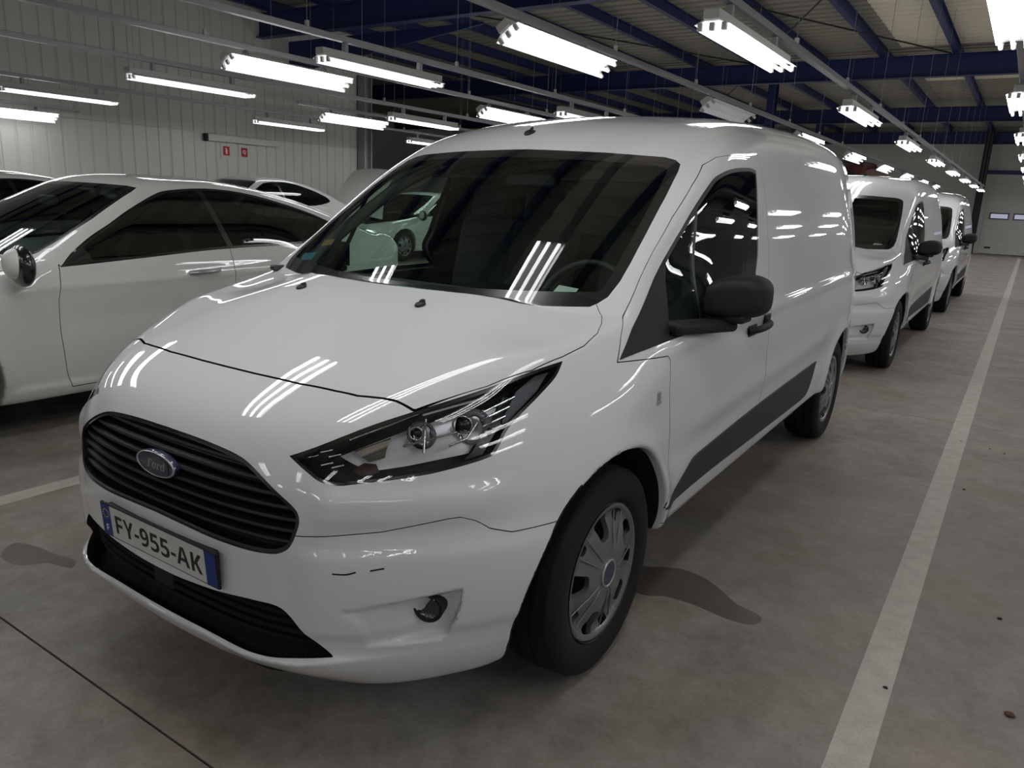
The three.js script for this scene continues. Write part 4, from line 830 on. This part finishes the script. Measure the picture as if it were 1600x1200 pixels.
  { const w = new THREE.Group(); w.name = 'steering_wheel'; van.add(w); w.position.set(0.38, 1.0, -0.66); w.rotation.x = -0.5; part('wheel_rim', new THREE.TorusGeometry(0.185, 0.015, 10, 48), M.blackPlastic, w); part('wheel_hub', [rbox(0.16, 0.12, 0.05, 0.02), rbox(0.36, 0.035, 0.02, 0.008), rbox(0.035, 0.17, 0.02, 0.008, 0, -0.09, 0)], M.darkPlastic, w); }
  part('rear_view_mirror', [rbox(0.24, 0.065, 0.035, 0.015, 0, 1.47, -0.86), rod([0, 1.5, -0.86], [0, 1.55, -0.80], 0.01)], M.blackPlastic, van);
  for (const x of [0.34, -0.34]) part('sun_visor', rbox(0.4, 0.016, 0.15, 0.007).rotateX(0.35).translate(x, 1.50, -0.93), M.greyPlastic, van);
  for (const e of [-1, 1]) part('pillar_trim', tube([[e * 0.70, 1.08, -0.24], [e * 0.69, 1.25, -0.5], [e * 0.665, 1.42, -0.78], [e * 0.63, 1.52, -1.0]], 0.026, 24, 10), M.pillar, van);
  part('headlining', box(1.1, 0.01, 0.5, 0, 1.60, -1.2), M.greyPlastic, van);
  { // papers behind the glass: a label at the right corner, coloured stickers at the left
    const st = (x, y, w, h, m, turn) => { const q = -0.02 - (y - 1.092) / 0.645, z = q - 0.28 * x * x - 0.012; return new THREE.PlaneGeometry(w, h).rotateZ(turn).rotateX(-0.99).translate(x, y, z); };
    part('windscreen_label', st(0.585, 1.115, 0.075, 0.055, 0, -0.1), M.paper, van, 'white paper label inside the lower corner of the windscreen');
    part('sticker', st(-0.62, 1.13, 0.06, 0.05, 0, 0.3), M.stickerBlue, van, 'blue sticker inside the windscreen'); part('sticker', st(-0.585, 1.185, 0.05, 0.04, 0, 0.3), M.stickerAmber, van, 'amber sticker inside the windscreen');
  }
  return van;
}
M.stickerBlue = new THREE.MeshStandardMaterial({ color: new THREE.Color(0.04, 0.14, 0.22), roughness: 0.6, side: THREE.DoubleSide });
M.stickerAmber = new THREE.MeshStandardMaterial({ color: new THREE.Color(0.25, 0.12, 0.03), roughness: 0.6, side: THREE.DoubleSide });
// normals of a soup from its own shape, averaged where corners meet
function smoothNormals(g) {
  const p = g.attributes.position, acc = new Map(), key = (i) => Math.round(p.getX(i) * 2e4) + ',' + Math.round(p.getY(i) * 2e4) + ',' + Math.round(p.getZ(i) * 2e4), n = new Float32Array(p.count * 3);
  const a = new THREE.Vector3(), b = new THREE.Vector3(), c = new THREE.Vector3();
  for (let i = 0; i < p.count; i += 3) { a.fromBufferAttribute(p, i); b.fromBufferAttribute(p, i + 1).sub(a); c.fromBufferAttribute(p, i + 2).sub(a); b.cross(c); for (let s = 0; s < 3; s++) { const k = key(i + s); (acc.get(k) ?? acc.set(k, new THREE.Vector3()).get(k)).add(b); } }
  for (let i = 0; i < p.count; i++) { const v = acc.get(key(i)).clone().normalize(); n.set([v.x, v.y, v.z], i * 3); }
  g.setAttribute('normal', new THREE.BufferAttribute(n, 3)); return g;
}
// ---------------------------------------------------------------- the saloon's body, front axle at z = 0
const SWB = 2.73;
const car = {
  side: curve([[0.1, 0.80], [0.2, 0.86], [0.3, 0.885], [0.45, 0.898], [0.6, 0.905], [0.75, 0.905], [0.86, 0.893], [0.93, 0.872], [1.0, 0.838], [1.1, 0.782], [1.2, 0.722], [1.3, 0.655], [1.38, 0.59], [1.5, 0.46]], 0.035),
  roof: curve([[-0.7, 1.2], [-1.0, 1.345], [-1.25, 1.405], [-1.6, 1.436], [-1.9, 1.437], [-2.2, 1.413], [-2.5, 1.362], [-2.8, 1.285], [-3.1, 1.185], [-3.3, 1.115], [-3.5, 1.06], [-3.65, 0.98]], 0.1),
  hood: curve([[-0.7, 1.02], [-0.35, 0.965], [0, 0.915], [0.4, 0.845], [0.65, 0.77], [0.8, 0.68], [0.9, 0.58]], 0.08),
  crown: curve([[-0.3, 0.01], [0, 0], [0.3, 0.01], [0.5, 0.028], [0.7, 0.06], [0.8, 0.1], [0.95, 0.2]], 0.06),
  nose: curve([[0.1, 0.76], [0.2, 0.84], [0.35, 0.875], [0.55, 0.87], [0.7, 0.83], [0.85, 0.72]], 0.04),
  plan: curve([[-0.3, 0.02], [0, 0], [0.3, 0.02], [0.5, 0.07], [0.65, 0.16], [0.78, 0.32], [0.86, 0.5], [0.95, 0.8]], 0.05),
  tail: curve([[-0.3, 0.012], [0, 0], [0.3, 0.012], [0.55, 0.05], [0.7, 0.13], [0.82, 0.3], [0.92, 0.55]], 0.05),
};
function carX(y, z) {
  let X = car.side(y);
  for (const cz of [0, -SWB]) { const d = Math.hypot(z - cz, y - 0.32) - 0.36; X += 0.012 * Math.exp(-((d / 0.05) ** 2)) * sstep(0.22, 0.36, y); }
  X -= 0.07 * sstep(-2.0, -3.3, z) * sstep(0.8, 1.1, y) + 0.05 * sstep(-2.6, -3.6, z);
  X += 0.008 * Math.exp(-(((y - (0.80 + 0.02 * -z)) / 0.03) ** 2)) * sstep(0.1, -0.6, z) - 0.014 * Math.exp(-(((y - 0.62) / 0.12) ** 2)) * sstep(-0.4, -0.8, z) * sstep(-2.3, -2.0, z);
  X += 0.014 * sstep(0.31, 0.25, y) * sstep(-0.3, -0.5, z) * sstep(-2.45, -2.2, z);
  return X;
}
function carT(x, z) {
  const q = z + 0.42 * x * x, t = -0.37 - q, ws = 0.962 + 0.525 * t - 0.06 * t * t;
  const roof = car.roof(z) - 0.14 * x * x;
  return smax(car.hood(z) - car.crown(x), smin(ws, roof, 0.04), 0.03);
}
const carArch = (y, z) => Math.max(Math.min(Math.hypot(z, y - 0.32) - 0.352, Math.hypot(z + SWB, y - 0.32) - 0.35), -1);
function carF(x, y, z) {
  x = Math.abs(x);
  const ft = (y - carT(x, z)) * (z < -0.4 && z > -1.2 ? 0.88 : 0.95), fs = (x - carX(y, z)) * (y > 0.95 ? 0.86 : 1);
  let f = smax(fs, ft, y > 1.0 ? 0.1 : 0.12);
  f = smax(f, (z - (car.nose(y) - car.plan(x))) / (1 + 0.9 * x), 0.12);
  f = smax(f, -3.72 + car.tail(x) + 0.06 * sstep(0.9, 1.1, y) + 0.05 * sstep(0.4, 0.2, y) - z, 0.12);
  f = smax(f, 0.195 - y, 0.05);
  return smax(f, x > 0.5 ? -carArch(y, z) : -1, 0.015);
}
const CARLINES = {
  windscreen: [[-0.2, 0.942], [0.45, 0.945], [0.64, 0.952], [0.715, 0.96], [0.738, 0.985], [0.732, 1.04], [0.712, 1.11], [0.69, 1.165], [0.645, 1.24], [0.59, 1.33], [0.57, 1.35], [0.5, 1.36], [0.3, 1.366], [-0.2, 1.37]],
  rear: [[-0.2, 1.13], [0.45, 1.13], [0.53, 1.15], [0.54, 1.19], [0.50, 1.32], [0.46, 1.35], [-0.2, 1.365]],
  window: smoothOutline([[-0.693, 0.916], [-0.782, 0.991], [-0.908, 1.071], [-1.044, 1.14], [-1.194, 1.22], [-1.392, 1.309], [-1.52, 1.342], [-1.793, 1.362], [-2.062, 1.346], [-2.338, 1.292], [-2.645, 1.208], [-2.86, 1.12], [-2.84, 1.06], [-2.5, 1.008], [-2.28, 0.995], [-1.681, 0.98], [-1.179, 0.947]], 3, [0]),
};
function buildSaloon(label, group) {
  const grid = (xs, ys, zs) => {
    const nx = xs.length, ny = ys.length, nz = zs.length, G = new Float32Array(nx * ny * nz);
    for (let k = 0; k < nz; k++) for (let j = 0; j < ny; j++) for (let i = 0; i < nx; i++) G[(k * ny + j) * nx + i] = carF(xs[i], ys[j], zs[k]);
    return G;
  };
  let skin = halfSkin([-0.02, ...range(0, 0.96, 0.0175)], range(0.14, 1.5, 0.017), range(-3.82, 0.98, 0.026), grid, carF);
  const o = thing('saloon_car', label, 'car', [0, 0, 0], 0, group), cuts = [];
  const take = (sd, off, lv = 2) => { const c = carve(skin, sd, off, lv); skin = c.outside; if (off) cuts.push(c.cutIn); return c; };
  const mir = (g) => { const q = (g.index ? g.toNonIndexed() : g.clone()).scale(-1, 1, 1), p = q.attributes.position, n = q.attributes.normal; for (let i = 0; i < p.count; i += 3) for (const a of [p, n]) { const b = [a.getX(i + 1), a.getY(i + 1), a.getZ(i + 1)]; a.setXYZ(i + 1, a.getX(i + 2), a.getY(i + 2), a.getZ(i + 2)); a.setXYZ(i + 2, ...b); } return q; };
  const wsD = outline(CARLINES.windscreen), ws = take((x, y, z, nx, ny) => (z < -0.1 && z > -1.45 && ny > 0.3 ? wsD(x, y) : 1), 0);
  const fr = carve(ws.inside, (x, y, z) => wsD(x, y) + 0.02, 0, 2);
  part('windscreen', soup(...both(fr.inside)), M.glass, o); part('windscreen_border', soup(...both(fr.outside), ...both(sink(fr.outside, 0.008))), M.blackGloss, o);
  const rwD = outline(CARLINES.rear), rw = take((x, y, z, nx, ny) => (z < -2.2 && z > -3.4 && ny > 0.3 ? rwD(x, y) : 1), 0);
  part('rear_window', soup(...both(rw.inside)), M.glass, o);
  const siD = outline(CARLINES.window), si = take((x, y, z, nx) => (x > 0.4 && nx > 0.25 ? siD(z, y) : 1), 0);
  const pn = carve(si.inside, (x, y, z) => Math.max(siD(z, y) + 0.016, 0.02 - Math.abs(z + 1.8 - 0.18 * (y - 1)), z + 0.86 - 0.3 * (y - 1.0)), 0, 2);
  const fdD = outline([[-0.69, 0.93], [-0.656, 0.74], [-0.652, 0.56], [-0.668, 0.34], [-0.69, 0.25], [-1.76, 0.25], [-1.78, 0.6], [-1.79, 1.02], [-1.2, 0.97], [-0.85, 0.945], [-0.70, 0.918]]);
  const fd = take((x, y, z, nx) => (x > 0.5 && nx > 0.1 ? fdD(z, y) : 1), 0.002, 3);
  const rdD = outline([[-1.79, 1.02], [-1.78, 0.6], [-1.76, 0.25], [-2.27, 0.25], [-2.36, 0.45], [-2.55, 0.68], [-2.72, 0.78], [-2.78, 1.0], [-2.3, 1.03]]);
  const rd = take((x, y, z, nx) => (x > 0.5 && nx > 0.1 ? rdD(z, y) : 1), 0.002, 3);
  const hoD = outline([[-0.3, 0.78], [0.45, 0.66], [0.62, 0.5], [0.72, 0.2], [0.76, -0.2], [0.76, -0.6], [-0.3, -0.6]]);
  const ho = take((x, y, z, nx, ny) => (y > 0.6 && ny > 0.4 ? hoD(x, z) : 1), 0.002, 2);
  part('bonnet', soup(...both(ho.inside)), M.paintWarm, o);
  part('body_shell', soup(...both(skin)), M.paintWarm, o);
  part('gap_seal', soup(...cuts.flatMap((c) => both(seal(c, 0.012, 0.008)))), M.void, o);
  const fdG = soup(fd.inside, rim(fd.cutIn, 0.01)), rdG = soup(rd.inside, rim(rd.cutIn, 0.01)), paneG = soup(pn.inside), frameG = soup(pn.outside, sink(pn.outside, 0.008));
  const X = (y, z) => carX(y, z), hnd = (zc, y) => merge([tube([[X(y, zc + 0.1) + 0.002, y - 0.004, zc + 0.1], [X(y, zc) + 0.035, y, zc + 0.04], [X(y, zc) + 0.036, y + 0.003, zc - 0.05], [X(y, zc - 0.11) + 0.002, y + 0.008, zc - 0.115]], 0.013, 20, 8), rbox(0.006, 0.045, 0.13, 0.003, X(y, zc) + 0.001, y - 0.012, zc)]);
  const mcap = new THREE.SphereGeometry(1, 32, 20).scale(0.062, 0.078, 0.062), mrim = new THREE.SphereGeometry(1, 32, 20).scale(0.115, 0.108, 0.05).translate(-0.006, -0.012, -0.03);
  for (const left of [true, false]) {
    const f = (g) => (left ? g : mir(g));
    const d = part('front_door', f(fdG), M.paintWarm, o), r = part('rear_door', f(rdG), M.paintWarm, o);
    part('door_handle', f(hnd(-1.55, 0.85)), M.satin, d); part('door_handle', f(hnd(-2.45, 0.875)), M.satin, r);
    part('side_window', f(paneG), M.glassDark, o, 'dark tinted side window'); part('window_frame', f(frameG), M.blackGloss, o);
    const m = part('wing_mirror', f(mcap.clone().translate(0.99, 0.955, -0.42)), M.paintWarm, o); part('mirror_housing', f(mrim.clone().translate(0.99, 0.955, -0.42)), M.blackGloss, m); part('mirror_arm', f(rbox(0.14, 0.03, 0.06, 0.012, 0.9, 0.91, -0.46)), M.blackGloss, m);
    for (const z of [0, -SWB]) { const w = addWheel(o, [left ? 0.80 : -0.80, 0.3205, z], left); }
    for (const cz of [0, -SWB]) {
      const P = [], N = 24, at = (i, x) => { const a = -0.12 + ((Math.PI + 0.24) * i) / N; return [x, 0.32 + 0.358 * Math.sin(a), cz + 0.358 * Math.cos(a)]; };
      for (let i = 0; i < N; i++) { const [a, b, c, e] = [at(i, 0.5), at(i, 0.86), at(i + 1, 0.5), at(i + 1, 0.86)]; P.push(...a, ...b, ...c, ...c, ...b, ...e); }
      const g = new THREE.BufferGeometry(); g.setAttribute('position', new THREE.Float32BufferAttribute(P, 3)); g.computeVertexNormals();
      part('wheel_arch_liner', f(g), M.void, o);
    }
    part('seat', [rbox(0.48, 0.14, 0.5, 0.05, left ? 0.36 : -0.36, 0.5, -1.15, 3), rbox(0.46, 0.58, 0.13, 0.05, 0, 0, 0, 3).rotateX(-0.35).translate(left ? 0.36 : -0.36, 0.78, -1.5)], M.seat, o);
    part('headrest', rbox(0.24, 0.15, 0.09, 0.035, left ? 0.36 : -0.36, 1.14, -1.64, 3), M.seat, o);
  }
  part('rear_bench', [rbox(1.2, 0.14, 0.5, 0.05, 0, 0.5, -2.1, 3), rbox(1.2, 0.55, 0.14, 0.05, 0, 0, 0, 3).rotateX(-0.45).translate(0, 0.78, -2.45)], M.seat, o);
  part('dashboard', rbox(1.3, 0.2, 0.4, 0.07, 0, 0.84, -0.72, 3), M.dash, o);
  part('cab_floor', box(1.5, 0.04, 2.2, 0, 0.3, -1.4), M.void, o); part('parcel_shelf', box(1.1, 0.03, 0.4, 0, 1.0, -2.75), M.void, o);
  part('underbody', [box(1.0, 0.1, 3.9, 0, 0.23, -1.4), box(1.5, 0.08, 1.7, 0, 0.23, -1.37)], M.void, o);
  part('rear_view_mirror', rbox(0.2, 0.06, 0.03, 0.012, 0, 1.25, -1.08), M.blackPlastic, o);
  return o;
}
// ---------------------------------------------------------------- the vehicles
const ROW = 'white cargo vans in a row';
const vanA = buildVan('white cargo van with plate FY-955-AK, the nearest and largest of the row', ROW);
function copyOf(o, pos, label, group, scale) {
  const c = o.clone(); c.name = numbered(o.name); c.userData = { ...o.userData, label }; if (group) c.userData.group = group; else delete c.userData.group;
  c.position.set(...pos); if (scale) c.scale.set(...scale); scene.add(c); return c;
}
copyOf(vanA, [0.0, 0, -5.9], 'white cargo van parked directly behind the nearest van, second of the row', ROW);
copyOf(vanA, [0.02, 0, -11.35], 'white cargo van partly hidden, third of the row of vans', ROW);
const red = copyOf(vanA, [-3.3, 0, -20.4], 'dark red high van whose roof shows above the second white van', null, [1.05, 1.64, 1.9]);
red.traverse((m) => { if (m.material === M.paint) m.material = M.redPaint; });
for (const line of [[[0.556, 0.531], [0.581, 0.530], [0.598, 0.5355]], [[0.622, 0.538], [0.645, 0.5425]]]) { // dark scratches on the nearest bumper
  part('scratch', tube(line.map(([x, y]) => [x, y, skinZ(x, y) - 0.0005]), 0.0021, 12, 5), M.void, vanA, 'dark scratch on the bumper');
}
const CARS = 'white saloon cars in the bays on the left';
const saloon = buildSaloon('white saloon car beside the nearest van, its near flank and dark windows in view', CARS);
saloon.position.set(-3.46, 0, 0.5);
copyOf(saloon, [-6.8, 0, 0.2], 'white saloon behind the nearest one, only its roof end showing at the left border', CARS);
copyOf(saloon, [-10.0, 0, -5.5], 'white car by the ribbed wall, rear window above the nearest saloon', CARS, [1, 1.09, 1]);
const openCar = copyOf(saloon, [-9.9, 0, -10.2], 'white car with its bonnet raised, beside the grey post where the ribbed wall ends', CARS);
{
  openCar.remove(openCar.children.find((c) => c.name === 'bonnet'));
  const P = [], N = 14, at = (i, j) => { const u = -1 + (2 * i) / N, v = j / N; return [u * (0.72 - 0.12 * v), 0.9 + 0.96 * v - 0.05 * u * u + 0.04 * Math.sin(Math.PI * v), 0.52 - 0.55 * v + 0.1 * Math.sin(Math.PI * v)]; };
  for (const back of [0, 0.025]) for (let i = 0; i < N; i++) for (let j = 0; j < N; j++) { const s = (p) => [p[0], p[1], p[2] - back]; const [a, b, c, d] = [s(at(i, j)), s(at(i + 1, j)), s(at(i, j + 1)), s(at(i + 1, j + 1))]; P.push(...a, ...b, ...c, ...c, ...b, ...d); }
  const g = new THREE.BufferGeometry(); g.setAttribute('position', new THREE.Float32BufferAttribute(P, 3)); part('bonnet', smoothNormals(g), M.paintWarm, openCar, 'raised white bonnet');
}
renderer.render(scene, camera);
